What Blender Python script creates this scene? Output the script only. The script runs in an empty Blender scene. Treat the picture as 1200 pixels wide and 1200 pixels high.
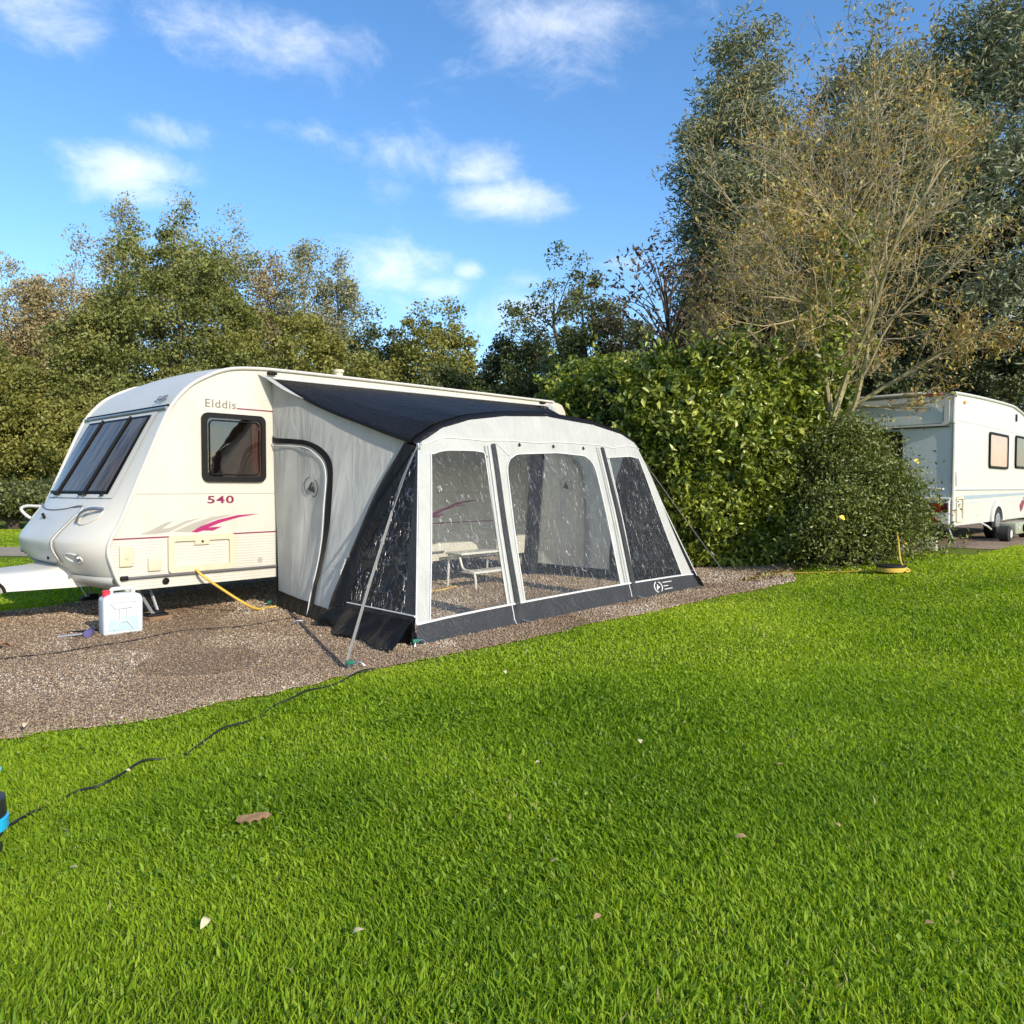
import bpy, bmesh, math, random
import numpy as np
from mathutils import Vector, Matrix, Quaternion
R = math.radians
rng = np.random.default_rng(7)
random.seed(7)
SC = bpy.context.scene
COL = SC.collection

# ------------------------------------------------------------------ place frame (surveyed from the photograph)
CAMH, FPX, HZ = 1.3, 890.0, 572.0
PITCH = math.atan((600 - HZ) / FPX)
TH = R(48.2)                                   # heading of the touring caravan
O = Vector((-2.6199, 8.2316, 0.0))             # front end of the awning rail at ground level
U = Vector((math.cos(TH), math.sin(TH), 0)); V = Vector((-math.sin(TH), math.cos(TH), 0))
def wl(x, y, z=0.0): return O + U * x + V * y + Vector((0, 0, z))
def ground_at(px, py, z=0.0):
    d = Vector(((px - 600) / FPX, 0, 0)) + Vector((0, math.cos(PITCH), -math.sin(PITCH))) + Vector((0, math.sin(PITCH), math.cos(PITCH))) * (-(py - 600) / FPX)
    t = (z - CAMH) / d.z
    return Vector((0, 0, CAMH)) + d * t
def loc_of(P): d = P - O; return (d.dot(U), d.dot(V))
def rise(X, Y=0):
    t = np.clip((np.asarray(X, float) - 2.5) / 4.5, 0, 1)
    return 0.31 * t * t * (3 - 2 * t)
def on_terrain(px, py):
    z = 0.0
    for _ in range(30): z = 0.5 * z + 0.5 * float(rise(ground_at(px, py, z).x))
    P = ground_at(px, py, z); P.z = float(rise(P.x)); return P

# ------------------------------------------------------------------ noise
def vnoise(x, y, seed=0):
    x = np.asarray(x, float); y = np.asarray(y, float)
    xi = np.floor(x).astype(np.int64); yi = np.floor(y).astype(np.int64)
    fx = x - xi; fy = y - yi
    fx = fx * fx * (3 - 2 * fx); fy = fy * fy * (3 - 2 * fy)
    def h(a, b):
        n = (a * 374761393 + b * 668265263 + seed * 974711) & 0x7fffffff
        n = ((n ^ (n >> 13)) * 1274126177) & 0x7fffffff
        return ((n ^ (n >> 16)) & 0xffff) / 65535.0
    return (h(xi, yi) * (1 - fx) + h(xi + 1, yi) * fx) * (1 - fy) + (h(xi, yi + 1) * (1 - fx) + h(xi + 1, yi + 1) * fx) * fy

# ------------------------------------------------------------------ materials
def new_mat(name):
    m = bpy.data.materials.new(name); m.use_nodes = True
    nt = m.node_tree; nt.nodes.clear()
    return m, nt, nt.nodes.new('ShaderNodeOutputMaterial')
def N(nt, t, **kw):
    n = nt.nodes.new(t)
    for k, v in kw.items():
        if k in n.inputs: n.inputs[k].default_value = v
        else: setattr(n, k, v)
    return n
def L(nt, a, b): nt.links.new(a, b)
def c4(c): return (c[0], c[1], c[2], 1)
def texcoord(nt, scale=(1, 1, 1), rot=(0, 0, 0)):
    tc = N(nt, 'ShaderNodeTexCoord'); mp = N(nt, 'ShaderNodeMapping')
    mp.inputs['Scale'].default_value = scale; mp.inputs['Rotation'].default_value = rot
    L(nt, tc.outputs['Object'], mp.inputs['Vector']); return mp.outputs['Vector']
def ramp(nt, fac, stops):
    r = N(nt, 'ShaderNodeValToRGB'); e = r.color_ramp.elements
    while len(e) < len(stops): e.new(0.5)
    for i, (p, c) in enumerate(stops): e[i].position = p; e[i].color = c4(c) if len(c) == 3 else c
    L(nt, fac, r.inputs['Fac']); return r.outputs['Color']
def simple(name, col, rough=0.5, var=0.08, scale=6.0, bump=0.0, bscale=60.0, spec=0.5, metal=0.0, coat=0.0, trans=0.0, stretch=(1, 1, 1), dirt=0.0):
    m, nt, out = new_mat(name)
    p = N(nt, 'ShaderNodeBsdfPrincipled', Roughness=rough, Metallic=metal)
    p.inputs['Specular IOR Level'].default_value = spec; p.inputs['Coat Weight'].default_value = coat
    v = texcoord(nt, stretch)
    n = N(nt, 'ShaderNodeTexNoise', Scale=scale, Detail=5.0, Roughness=0.6); L(nt, v, n.inputs['Vector'])
    lo = tuple(c * (1 - var) for c in col); hi = tuple(min(1, c * (1 + var)) for c in col)
    colr = ramp(nt, n.outputs['Fac'], [(0.3, lo), (0.7, hi)])
    if dirt > 0:
        n2 = N(nt, 'ShaderNodeTexNoise', Scale=1.7, Detail=8.0, Roughness=0.7); L(nt, texcoord(nt, (3, 3, .7)), n2.inputs['Vector'])
        f = ramp(nt, n2.outputs['Fac'], [(0.5, (0, 0, 0)), (0.8, (dirt, dirt, dirt))])
        mx = N(nt, 'ShaderNodeMix', data_type='RGBA'); L(nt, f, mx.inputs[0]); L(nt, colr, mx.inputs[6])
        mx.inputs[7].default_value = (col[0] * .5, col[1] * .47, col[2] * .38, 1); colr = mx.outputs[2]
    L(nt, colr, p.inputs['Base Color'])
    if bump > 0:
        b = N(nt, 'ShaderNodeBump', Strength=bump, Distance=0.01)
        n2 = N(nt, 'ShaderNodeTexNoise', Scale=bscale, Detail=4.0); L(nt, v, n2.inputs['Vector'])
        L(nt, n2.outputs['Fac'], b.inputs['Height']); L(nt, b.outputs['Normal'], p.inputs['Normal'])
    sh = p.outputs[0]
    if trans > 0:
        t = N(nt, 'ShaderNodeBsdfTranslucent'); L(nt, colr, t.inputs['Color'])
        mx = N(nt, 'ShaderNodeMixShader', Fac=trans); L(nt, sh, mx.inputs[1]); L(nt, t.outputs[0], mx.inputs[2]); sh = mx.outputs[0]
    L(nt, sh, out.inputs['Surface']); return m
def fabric(name, col, rough=0.6, trans=0.0, wr=0.5, wscale=2.2, stretch=(1, 1, 0.35), sheen=0.0, spec=0.4):
    """tent cloth: long soft creases plus a fine weave"""
    m, nt, out = new_mat(name)
    p = N(nt, 'ShaderNodeBsdfPrincipled', Roughness=rough); p.inputs['Specular IOR Level'].default_value = spec
    p.inputs['Sheen Weight'].default_value = sheen
    v = texcoord(nt, stretch); v1 = texcoord(nt)
    n = N(nt, 'ShaderNodeTexNoise', Scale=5.0, Detail=4.0); L(nt, v1, n.inputs['Vector'])
    colr = ramp(nt, n.outputs['Fac'], [(0.3, tuple(c * .93 for c in col)), (0.7, tuple(c * 1.05 for c in col))])
    L(nt, colr, p.inputs['Base Color'])
    a = N(nt, 'ShaderNodeTexNoise', Scale=wscale * 3, Detail=3.0, Distortion=1.2); L(nt, v, a.inputs['Vector'])
    cr = ramp(nt, a.outputs['Fac'], [(0.35, (0, 0, 0)), (0.5, (1, 1, 1)), (0.62, (.1, .1, .1))])
    b0 = N(nt, 'ShaderNodeTexNoise', Scale=wscale * 14, Detail=2.0, Distortion=.6); L(nt, v, b0.inputs['Vector'])
    b1 = N(nt, 'ShaderNodeBump', Strength=wr, Distance=0.025); L(nt, cr, b1.inputs['Height'])
    b2 = N(nt, 'ShaderNodeBump', Strength=wr * .5, Distance=0.008); L(nt, b0.outputs['Fac'], b2.inputs['Height']); L(nt, b1.outputs['Normal'], b2.inputs['Normal'])
    L(nt, b2.outputs['Normal'], p.inputs['Normal'])
    sh = p.outputs[0]
    if trans > 0:
        t = N(nt, 'ShaderNodeBsdfTranslucent'); L(nt, colr, t.inputs['Color']); L(nt, b2.outputs['Normal'], t.inputs['Normal'])
        mx = N(nt, 'ShaderNodeMixShader', Fac=trans); L(nt, sh, mx.inputs[1]); L(nt, t.outputs[0], mx.inputs[2]); sh = mx.outputs[0]
    L(nt, sh, out.inputs['Surface']); return m
def film(name, tint, base_gloss, streak_gloss, rough, opaque=0.0, dark=(0.01, 0.01, 0.01), long_=(9, 9, 1.1), lrot=(0, 0.25, 0), fine=16.0, haze=0.01, width=.05, short=1.0):
    """creased PVC sheet: see-through, with sharp raised creases that catch the light"""
    m, nt, out = new_mat(name)
    tr = N(nt, 'ShaderNodeBsdfTransparent'); tr.inputs['Color'].default_value = c4(tint)
    gl = N(nt, 'ShaderNodeBsdfGlossy', Roughness=rough); gl.inputs['Color'].default_value = (.95, .96, 1, 1)
    def ridge(vec, scale, dist, wd, det):
        a = N(nt, 'ShaderNodeTexNoise', Scale=scale, Detail=det, Roughness=.55, Distortion=dist); L(nt, vec, a.inputs['Vector'])
        d = N(nt, 'ShaderNodeMath', operation='SUBTRACT'); L(nt, a.outputs['Fac'], d.inputs[0]); d.inputs[1].default_value = .5
        ab = N(nt, 'ShaderNodeMath', operation='ABSOLUTE'); L(nt, d.outputs[0], ab.inputs[0])
        r = N(nt, 'ShaderNodeMapRange', interpolation_type='SMOOTHSTEP'); L(nt, ab.outputs[0], r.inputs['Value']); r.inputs['From Max'].default_value = wd; r.inputs['To Min'].default_value = 1; r.inputs['To Max'].default_value = 0
        return r.outputs['Result']
    sc_ = N(nt, 'ShaderNodeMapping'); sc_.inputs['Scale'].default_value = long_; L(nt, texcoord(nt, (1, 1, 1), lrot), sc_.inputs['Vector'])
    r1 = ridge(sc_.outputs['Vector'], 2.0, .12, width, 1.0); r2 = ridge(texcoord(nt, (1.6, 1.6, .7), (0, -.5, .3)), fine, .5, width * 1.1, 1.0)
    brk = N(nt, 'ShaderNodeTexNoise', Scale=4.0, Detail=3.0); L(nt, texcoord(nt), brk.inputs['Vector'])
    gate = ramp(nt, brk.outputs['Fac'], [(.40, (.22, .22, .22)), (.60, (1, 1, 1))])
    wk = N(nt, 'ShaderNodeMath', operation='MULTIPLY'); L(nt, r2, wk.inputs[0]); wk.inputs[1].default_value = short
    mxm = N(nt, 'ShaderNodeMath', operation='MAXIMUM'); L(nt, r1, mxm.inputs[0]); L(nt, wk.outputs[0], mxm.inputs[1])
    ml = N(nt, 'ShaderNodeMath', operation='MULTIPLY'); L(nt, mxm.outputs[0], ml.inputs[0]); L(nt, gate, ml.inputs[1])
    b = N(nt, 'ShaderNodeBump', Strength=1.0, Distance=.02); L(nt, ml.outputs[0], b.inputs['Height'])
    sw = N(nt, 'ShaderNodeTexNoise', Scale=5.0, Detail=3.0); L(nt, texcoord(nt, (1.5, 1.5, .6)), sw.inputs['Vector'])
    b0 = N(nt, 'ShaderNodeBump', Strength=.4, Distance=.04); L(nt, sw.outputs['Fac'], b0.inputs['Height']); L(nt, b0.outputs[0], b.inputs['Normal'])
    L(nt, b.outputs['Normal'], gl.inputs['Normal'])
    mr = N(nt, 'ShaderNodeMapRange'); L(nt, ml.outputs[0], mr.inputs['Value']); mr.inputs['To Min'].default_value = base_gloss; mr.inputs['To Max'].default_value = streak_gloss
    df = N(nt, 'ShaderNodeBsdfDiffuse'); df.inputs['Color'].default_value = c4(dark) if opaque > 0 else (.8, .8, .78, 1)
    m0 = N(nt, 'ShaderNodeMixShader', Fac=max(haze, opaque)); L(nt, tr.outputs[0], m0.inputs[1]); L(nt, df.outputs[0], m0.inputs[2])
    mx = N(nt, 'ShaderNodeMixShader'); L(nt, mr.outputs['Result'], mx.inputs['Fac']); L(nt, m0.outputs[0], mx.inputs[1]); L(nt, gl.outputs[0], mx.inputs[2])
    L(nt, mx.outputs[0], out.inputs['Surface']); return m
def leafy(name, stops, rough=0.5, trans=0.25, spec=0.35):
    """leaf colour comes from a random tint stored per leaf"""
    m, nt, out = new_mat(name)
    at = N(nt, 'ShaderNodeAttribute', attribute_name='tint')
    colr = ramp(nt, at.outputs['Fac'], stops)
    p = N(nt, 'ShaderNodeBsdfPrincipled', Roughness=rough); p.inputs['Specular IOR Level'].default_value = spec
    L(nt, colr, p.inputs['Base Color'])
    t = N(nt, 'ShaderNodeBsdfTranslucent'); hs = N(nt, 'ShaderNodeHueSaturation', Saturation=1.15, Value=1.1); L(nt, colr, hs.inputs['Color']); L(nt, hs.outputs[0], t.inputs['Color'])
    mx = N(nt, 'ShaderNodeMixShader', Fac=trans); L(nt, p.outputs[0], mx.inputs[1]); L(nt, t.outputs[0], mx.inputs[2])
    L(nt, mx.outputs[0], out.inputs['Surface']); return m
def tinted(name, stops, rough=.9, spec=.2, bump=0.0):
    m, nt, out = new_mat(name)
    at = N(nt, 'ShaderNodeAttribute', attribute_name='tint')
    p = N(nt, 'ShaderNodeBsdfPrincipled', Roughness=rough); p.inputs['Specular IOR Level'].default_value = spec
    L(nt, ramp(nt, at.outputs['Fac'], stops), p.inputs['Base Color']); L(nt, p.outputs[0], out.inputs['Surface']); return m
def pane_mat(name, tint=(.25, .24, .23), gloss=.1, ior=1.5):
    """tinted acrylic window: see-through with a mirror skin"""
    m, nt, out = new_mat(name)
    tr = N(nt, 'ShaderNodeBsdfTransparent'); tr.inputs['Color'].default_value = c4(tint)
    gl = N(nt, 'ShaderNodeBsdfGlossy', Roughness=.03)
    n = N(nt, 'ShaderNodeTexNoise', Scale=2.5, Detail=2.0); L(nt, texcoord(nt), n.inputs['Vector'])
    b = N(nt, 'ShaderNodeBump', Strength=.12, Distance=.05); L(nt, n.outputs['Fac'], b.inputs['Height']); L(nt, b.outputs[0], gl.inputs['Normal'])
    fr = N(nt, 'ShaderNodeFresnel', IOR=ior)
    ad = N(nt, 'ShaderNodeMath', operation='ADD', use_clamp=True); L(nt, fr.outputs[0], ad.inputs[0]); ad.inputs[1].default_value = gloss
    mx = N(nt, 'ShaderNodeMixShader'); L(nt, ad.outputs[0], mx.inputs[0]); L(nt, tr.outputs[0], mx.inputs[1]); L(nt, gl.outputs[0], mx.inputs[2])
    L(nt, mx.outputs[0], out.inputs['Surface']); return m

# ------------------------------------------------------------------ mesh building
def tag(o, label=None, cat=None, group=None, kind=None):
    for k, v in (('label', label), ('category', cat), ('group', group), ('kind', kind)):
        if v: o[k] = v
    return o
def empty(name, loc, rz=0.0, label=None, cat=None, group=None):
    o = bpy.data.objects.new(name, None); o.empty_display_size = .2
    o.location = loc; o.rotation_euler = (0, 0, rz); COL.objects.link(o)
    return tag(o, label, cat, group)
class MB:
    def __init__(s): s.v = []; s.f = []; s.m = []
    def add(s, verts, faces, mi=0):
        b = len(s.v); s.v += [tuple(map(float, p)) for p in verts]
        for f in faces: s.f.append(tuple(i + b for i in f)); s.m.append(mi)
        return s
    def box(s, c, size, mi=0, rot=None, bev=0.0):
        bm = bmesh.new(); bmesh.ops.create_cube(bm, size=1.0)
        for v in bm.verts: v.co = Vector((v.co.x * size[0], v.co.y * size[1], v.co.z * size[2]))
        if bev > 0: bmesh.ops.bevel(bm, geom=list(bm.edges), offset=bev, segments=3, profile=.5, affect='EDGES')
        M = (rot.to_matrix() if hasattr(rot, 'to_matrix') else rot) if rot is not None else Matrix.Identity(3)
        bm.verts.index_update()
        s.add([M @ v.co + Vector(c) for v in bm.verts], [[v.index for v in f.verts] for f in bm.faces], mi); bm.free(); return s
    def grid(s, fn, nu, nv, mi=0, flip=False):
        vs = [fn(i / nu, j / nv) for j in range(nv + 1) for i in range(nu + 1)]
        fs = []
        for j in range(nv):
            for i in range(nu):
                a = j * (nu + 1) + i; q = (a, a + 1, a + nu + 2, a + nu + 1)
                fs.append(q[::-1] if flip else q)
        return s.add(vs, fs, mi)
    def tube(s, pts, r, n=8, mi=0, cap=True, flat=1.0, upv=None):
        pts = [Vector(p) for p in pts]; k = len(pts)
        rs = list(r) if hasattr(r, '__len__') else [r] * k
        vs = []; prev = None
        for i, p in enumerate(pts):
            t = (pts[min(i + 1, k - 1)] - pts[max(i - 1, 0)]); t = t.normalized() if t.length > 1e-9 else Vector((0, 0, 1))
            if prev is None:
                a = Vector(upv) if upv is not None else (Vector((0, 0, 1)) if abs(t.z) < .9 else Vector((1, 0, 0)))
                nrm = (a - t * a.dot(t)).normalized()
            else: nrm = (prev - t * prev.dot(t)); nrm = nrm.normalized() if nrm.length > 1e-6 else prev
            prev = nrm; bn = t.cross(nrm)
            for j in range(n):
                an = 2 * math.pi * j / n; vs.append(p + nrm * (math.cos(an) * rs[i] * flat) + bn * (math.sin(an) * rs[i]))
        fs = [(i * n + j, i * n + (j + 1) % n, (i + 1) * n + (j + 1) % n, (i + 1) * n + j) for i in range(k - 1) for j in range(n)]
        if cap: fs += [tuple(range(n))[::-1], tuple((k - 1) * n + j for j in range(n))]
        return s.add(vs, fs, mi)
    def prism(s, pts, off, mi=0):
        """planar outline pts, pushed along vector off into a closed slab"""
        pts = [Vector(p) for p in pts]; off = Vector(off); n = len(pts)
        s.add(pts + [p + off for p in pts], [tuple(range(n))[::-1], tuple(range(n, 2 * n))] + [(i, (i + 1) % n, n + (i + 1) % n, n + i) for i in range(n)], mi); return s
    def lathe(s, prof, n=24, c=(0, 0, 0), axis='z', mi=0):
        vs = []
        for r, h in prof:
            for j in range(n):
                a = 2 * math.pi * j / n; x, y = r * math.cos(a), r * math.sin(a)
                p = (x, y, h) if axis == 'z' else ((x, h, y) if axis == 'y' else (h, x, y))
                vs.append((p[0] + c[0], p[1] + c[1], p[2] + c[2]))
        k = len(prof)
        fs = [(i * n + j, i * n + (j + 1) % n, (i + 1) * n + (j + 1) % n, (i + 1) * n + j) for i in range(k - 1) for j in range(n)]
        fs += [tuple(range(n))[::-1], tuple((k - 1) * n + j for j in range(n))]
        return s.add(vs, fs, mi)
    def frame(s, outer, inner, off, mi=0):
        """ring between two outlines with the same number of points, pushed along off"""
        n = len(outer); off = Vector(off); o = [Vector(p) for p in outer]; i_ = [Vector(p) for p in inner]
        vs = o + i_ + [p + off for p in o] + [p + off for p in i_]; fs = []
        for k in range(n):
            q = (k + 1) % n
            fs += [(k, q, n + q, n + k), (2 * n + k, 3 * n + k, 3 * n + q, 2 * n + q), (k, 2 * n + k, 2 * n + q, q), (n + k, n + q, 3 * n + q, 3 * n + k)]
        return s.add(vs, fs, mi)
    def build(s, name, mats, parent=None, ang=35, loc=None, rz=None, fixn=True):
        me = bpy.data.meshes.new(name); me.from_pydata(s.v, [], s.f)
        mats = mats if isinstance(mats, (list, tuple)) else [mats]
        for m in mats: me.materials.append(m)
        if len(mats) > 1: me.polygons.foreach_set('material_index', s.m)
        if fixn:
            bm = bmesh.new(); bm.from_mesh(me); bmesh.ops.recalc_face_normals(bm, faces=bm.faces); bm.to_mesh(me); bm.free()
        me.polygons.foreach_set('use_smooth', [True] * len(me.polygons))
        me.set_sharp_from_angle(angle=R(ang)); me.update()
        o = bpy.data.objects.new(name, me); COL.objects.link(o)
        if parent is not None: o.parent = parent
        if loc is not None: o.location = loc
        if rz is not None: o.rotation_euler = (0, 0, rz)
        return o
def fast_mesh(name, verts, polys, mat, parent=None, tint=None, smooth=False):
    """verts (N,3) array; polys list of (M,k) index arrays; tint one value per face"""
    me = bpy.data.meshes.new(name)
    me.vertices.add(len(verts)); me.vertices.foreach_set('co', np.ascontiguousarray(verts, dtype=np.float32).ravel())
    li = np.concatenate([p.ravel() for p in polys]).astype(np.int32)
    tot = np.concatenate([np.full(len(p), p.shape[1], np.int32) for p in polys])
    st = np.concatenate([[0], np.cumsum(tot)[:-1]]).astype(np.int32)
    me.loops.add(len(li)); me.loops.foreach_set('vertex_index', li)
    me.polygons.add(len(tot)); me.polygons.foreach_set('loop_start', st); me.polygons.foreach_set('loop_total', tot)
    if smooth: me.polygons.foreach_set('use_smooth', np.ones(len(tot), bool))
    me.materials.append(mat)
    if tint is not None:
        a = me.attributes.new('tint', 'FLOAT', 'FACE'); a.data.foreach_set('value', np.asarray(tint, np.float32))
    me.update(); me.validate()
    o = bpy.data.objects.new(name, me); COL.objects.link(o)
    if parent is not None: o.parent = parent
    return o
def rrect(w, h, r, n=6):
    """rounded rectangle outline centred on 0, as (a, b) pairs"""
    out = []
    for cx, cy, a0 in ((w / 2 - r, h / 2 - r, 0), (-w / 2 + r, h / 2 - r, 90), (-w / 2 + r, -h / 2 + r, 180), (w / 2 - r, -h / 2 + r, 270)):
        for k in range(n + 1):
            a = R(a0 + 90 * k / n); out.append((cx + r * math.cos(a), cy + r * math.sin(a)))
    return out
def crom(pts, k=8):
    """smooth curve through points"""
    P = [np.array(p, float) for p in pts]; P = [2 * P[0] - P[1]] + P + [2 * P[-1] - P[-2]]; out = []
    for i in range(1, len(P) - 2):
        for j in range(k):
            t = j / k
            out.append(.5 * (2 * P[i] + (P[i + 1] - P[i - 1]) * t + (2 * P[i - 1] - 5 * P[i] + 4 * P[i + 1] - P[i + 2]) * t * t + (-P[i - 1] + 3 * P[i] - 3 * P[i + 1] + P[i + 2]) * t ** 3))
    out.append(P[-2]); return out
def text_part(name, body, size, M, mat, parent, wide=1.0, ext=.0012, bold=0.0, shear=0.0, label=None):
    cu = bpy.data.curves.new(name, 'FONT'); cu.body = body; cu.size = size; cu.extrude = ext; cu.offset = bold; cu.shear = shear; cu.space_character = 1.12
    to = bpy.data.objects.new(name, cu); COL.objects.link(to); bpy.context.view_layer.update()
    me = bpy.data.meshes.new_from_object(to.evaluated_get(bpy.context.evaluated_depsgraph_get()))
    bpy.data.objects.remove(to)
    me.transform(M @ Matrix.Diagonal((wide, 1, 1, 1)))
    me.materials.clear(); me.materials.append(mat)
    o = bpy.data.objects.new(name, me); COL.objects.link(o); o.parent = parent
    if label: o['label'] = label
    return o
SIDE_M = lambda x, y, z: Matrix.Translation((x, y, z)) @ Matrix.Rotation(R(90), 4, 'X')   # writing on a wall that faces -y
SKY, SKYSAT, SKYTINT, CLOUD, SUNP, EXPO = 0.15, 1.22, (1.10, 1.11, 1.16, 1), (6.0, 6.2, 6.6, 1), 3.5, 0.55
# ------------------------------------------------------------------ shared materials
cream = simple('cream_paint', (.555, .53, .455), .32, .03, 2.0, spec=.5, coat=.25, dirt=.16)
shellw = simple('white_shell', (.60, .575, .50), .42, .03, 2.0, spec=.3, coat=.05, dirt=.06)
white_pl = simple('white_plastic', (.58, .57, .53), .4, .04)
ivory = simple('ivory_plastic', (.58, .51, .36), .45, .05, dirt=.15)
rubber = simple('black_rubber', (.007, .006, .006), .6, .2, spec=.25)
chrome = simple('grey_metal', (.45, .45, .45), .3, .1, metal=.9)
alu = simple('dull_aluminium', (.35, .36, .37), .45, .15, metal=.6)
greydecal = simple('grey_decal', (.37, .345, .29), .4, .05)
magenta = simple('magenta_decal', (.36, .02, .12), .35, .1)
maroon = simple('maroon_decal', (.20, .015, .06), .35, .1)
goldgrey = simple('pewter_decal', (.20, .165, .12), .4, .1)
curtain_m = simple('pink_curtain', (.50, .22, .14), .8, .35, 9.0, stretch=(6, 6, .6), bump=.3, bscale=12)
dark_in = simple('painted_room_shade', (.03, .022, .018), .8, .3, 5.0)
blind_m = simple('cream_blind', (.55, .36, .25), .8, .06, 3.0)
pane_m = pane_mat('tinted_pane', (.36, .32, .30), .10)
tyre_m = simple('tyre_rubber', (.018, .018, .018), .8, .2, 20, bump=.3)
rim_m = simple('wheel_rim', (.35, .36, .37), .4, .1, metal=.5)
under_m = simple('underside', (.02, .018, .016), .9, .3)
redlens = simple('red_lens', (.30, .012, .012), .15, .15, 30, coat=.5)
orange_m = simple('orange_lens', (.75, .25, .03), .2, .1)
wood_m = simple('weathered_wood', (.22, .13, .07), .8, .3, 8, stretch=(1, 12, 12), bump=.4)
yellow_m = simple('yellow_cable', (.62, .40, .06), .5, .08)
blackc = simple('black_cable', (.012, .012, .013), .5, .2)

# ------------------------------------------------------------------ touring caravan (left)
car = empty('touring_caravan', O, TH, 'cream touring caravan with sloping front window and 540 on its side, joined to the awning', 'caravan')
KEY = [(-1.50, .333), (-1.575, .42), (-1.63, .565), (-1.666, .70), (-1.64, .827), (-1.557, .98), (-1.398, 1.356), (-1.15, 1.936), (-1.03, 2.15), (-.876, 2.317),
       (-.717, 2.42), (-.49, 2.52), (-.2, 2.565), (.3, 2.585), (2.0, 2.61), (4.4, 2.635), (5.0, 2.63), (5.16, 2.55), (5.22, 2.35), (5.24, 1.5), (5.24, .7), (5.2, .335)]
PROF = [tuple(p) for p in crom(KEY, 5)]
_fz = [z for x, z in PROF if x < -.3 and z < 2.55]; _fx = [x for x, z in PROF if x < -.3 and z < 2.55]
BZ = [.30, .40, .6, .8, 1.0, 1.24, 1.5, 1.8, 2.05, 3]; BB = [.08, .13, .23, .30, .25, .135, .09, .04, 0.0, 0.0]
def bulge(y, z):
    return float(np.interp(z, BZ, BB)) * (1 - abs((y - 1.1) / 1.1) ** 3.2)
def FX(y, z): return float(np.interp(z, _fz, _fx)) - bulge(y, z)
def crown_z(y): return .055 * (1 - abs((y - 1.1) / 1.1) ** 2.5)
mb = MB()
YS = [0, .02, .06, .12, .2, .32, .5, .75, 1.1, 1.45, 1.7, 1.88, 2.0, 2.08, 2.14, 2.18, 2.2]
def shell(i, j):
    x, z = PROF[i]; y = YS[j]
    if x < -.3 and z < 2.3: x = x - bulge(y, z)
    top = min(1, max(0, (z - 2.3) / .25))
    return (x, y, z + crown_z(y) * top)
n1, n2 = len(PROF), len(YS)
mb.add([shell(i, j) for i in range(n1) for j in range(n2)], [(i * n2 + j, i * n2 + j + 1, (i + 1) * n2 + j + 1, (i + 1) * n2 + j) for i in range(n1 - 1) for j in range(n2 - 1)], 0)
for y in (0.0, 2.2):
    cx, cz = 1.8, 1.4
    pts = [(x, y, z) for x, z in PROF]; k = len(pts)
    mb.add(pts, [tuple(range(k))], 1)
mb.add([(-1.50, 0, .333), (5.2, 0, .335), (5.2, 2.2, .335), (-1.50, 2.2, .333)], [(0, 1, 2, 3)], 2)
# lower part of the side is finely ribbed
def side_mat():
    m, nt, out = new_mat('cream_side_panel')
    p = N(nt, 'ShaderNodeBsdfPrincipled', Roughness=.33); p.inputs['Coat Weight'].default_value = .2
    n = N(nt, 'ShaderNodeTexNoise', Scale=1.3, Detail=6.0, Roughness=.65); L(nt, texcoord(nt, (2, 1, .6)), n.inputs['Vector'])
    L(nt, ramp(nt, n.outputs['Fac'], [(.3, (.495, .47, .395)), (.5, (.55, .525, .45)), (.62, (.565, .54, .465)), (.82, (.53, .50, .42))]), p.inputs['Base Color'])
    tc = N(nt, 'ShaderNodeTexCoord'); sx = N(nt, 'ShaderNodeSeparateXYZ'); L(nt, tc.outputs['Object'], sx.inputs[0])
    w = N(nt, 'ShaderNodeMath', operation='MULTIPLY'); L(nt, sx.outputs['Z'], w.inputs[0]); w.inputs[1].default_value = 2 * math.pi / .028
    sn = N(nt, 'ShaderNodeMath', operation='SINE'); L(nt, w.outputs[0], sn.inputs[0])
    lt = N(nt, 'ShaderNodeMath', operation='LESS_THAN'); L(nt, sx.outputs['Z'], lt.inputs[0]); lt.inputs[1].default_value = .80
    ml = N(nt, 'ShaderNodeMath', operation='MULTIPLY'); L(nt, sn.outputs[0], ml.inputs[0]); L(nt, lt.outputs[0], ml.inputs[1])
    b = N(nt, 'ShaderNodeBump', Strength=.35, Distance=.003); L(nt, ml.outputs[0], b.inputs['Height']); L(nt, b.outputs[0], p.inputs['Normal'])
    L(nt, p.outputs[0], out.inputs['Surface']); return m
sidem = side_mat()
mb.build('body', [shellw, sidem, under_m], car, ang=28)
# cream bead along the edge of the side wall
e = [(x, -.012, z) for x, z in PROF if not (x > 4.9)]
MB().tube(e, .022, 8, flat=.8).build('edge_trim', shellw, car)
MB().tube([(x, -.024, z) for x, z in PROF if x < 4.9 and z < 2.5], .006, 6).build('trim_insert', simple('grey_insert', (.30, .30, .30), .5), car)
e2 = [(x, 2.212, z) for x, z in PROF if not (x > 4.9)]
MB().tube(e2, .022, 8).build('edge_trim', shellw, car)
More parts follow.
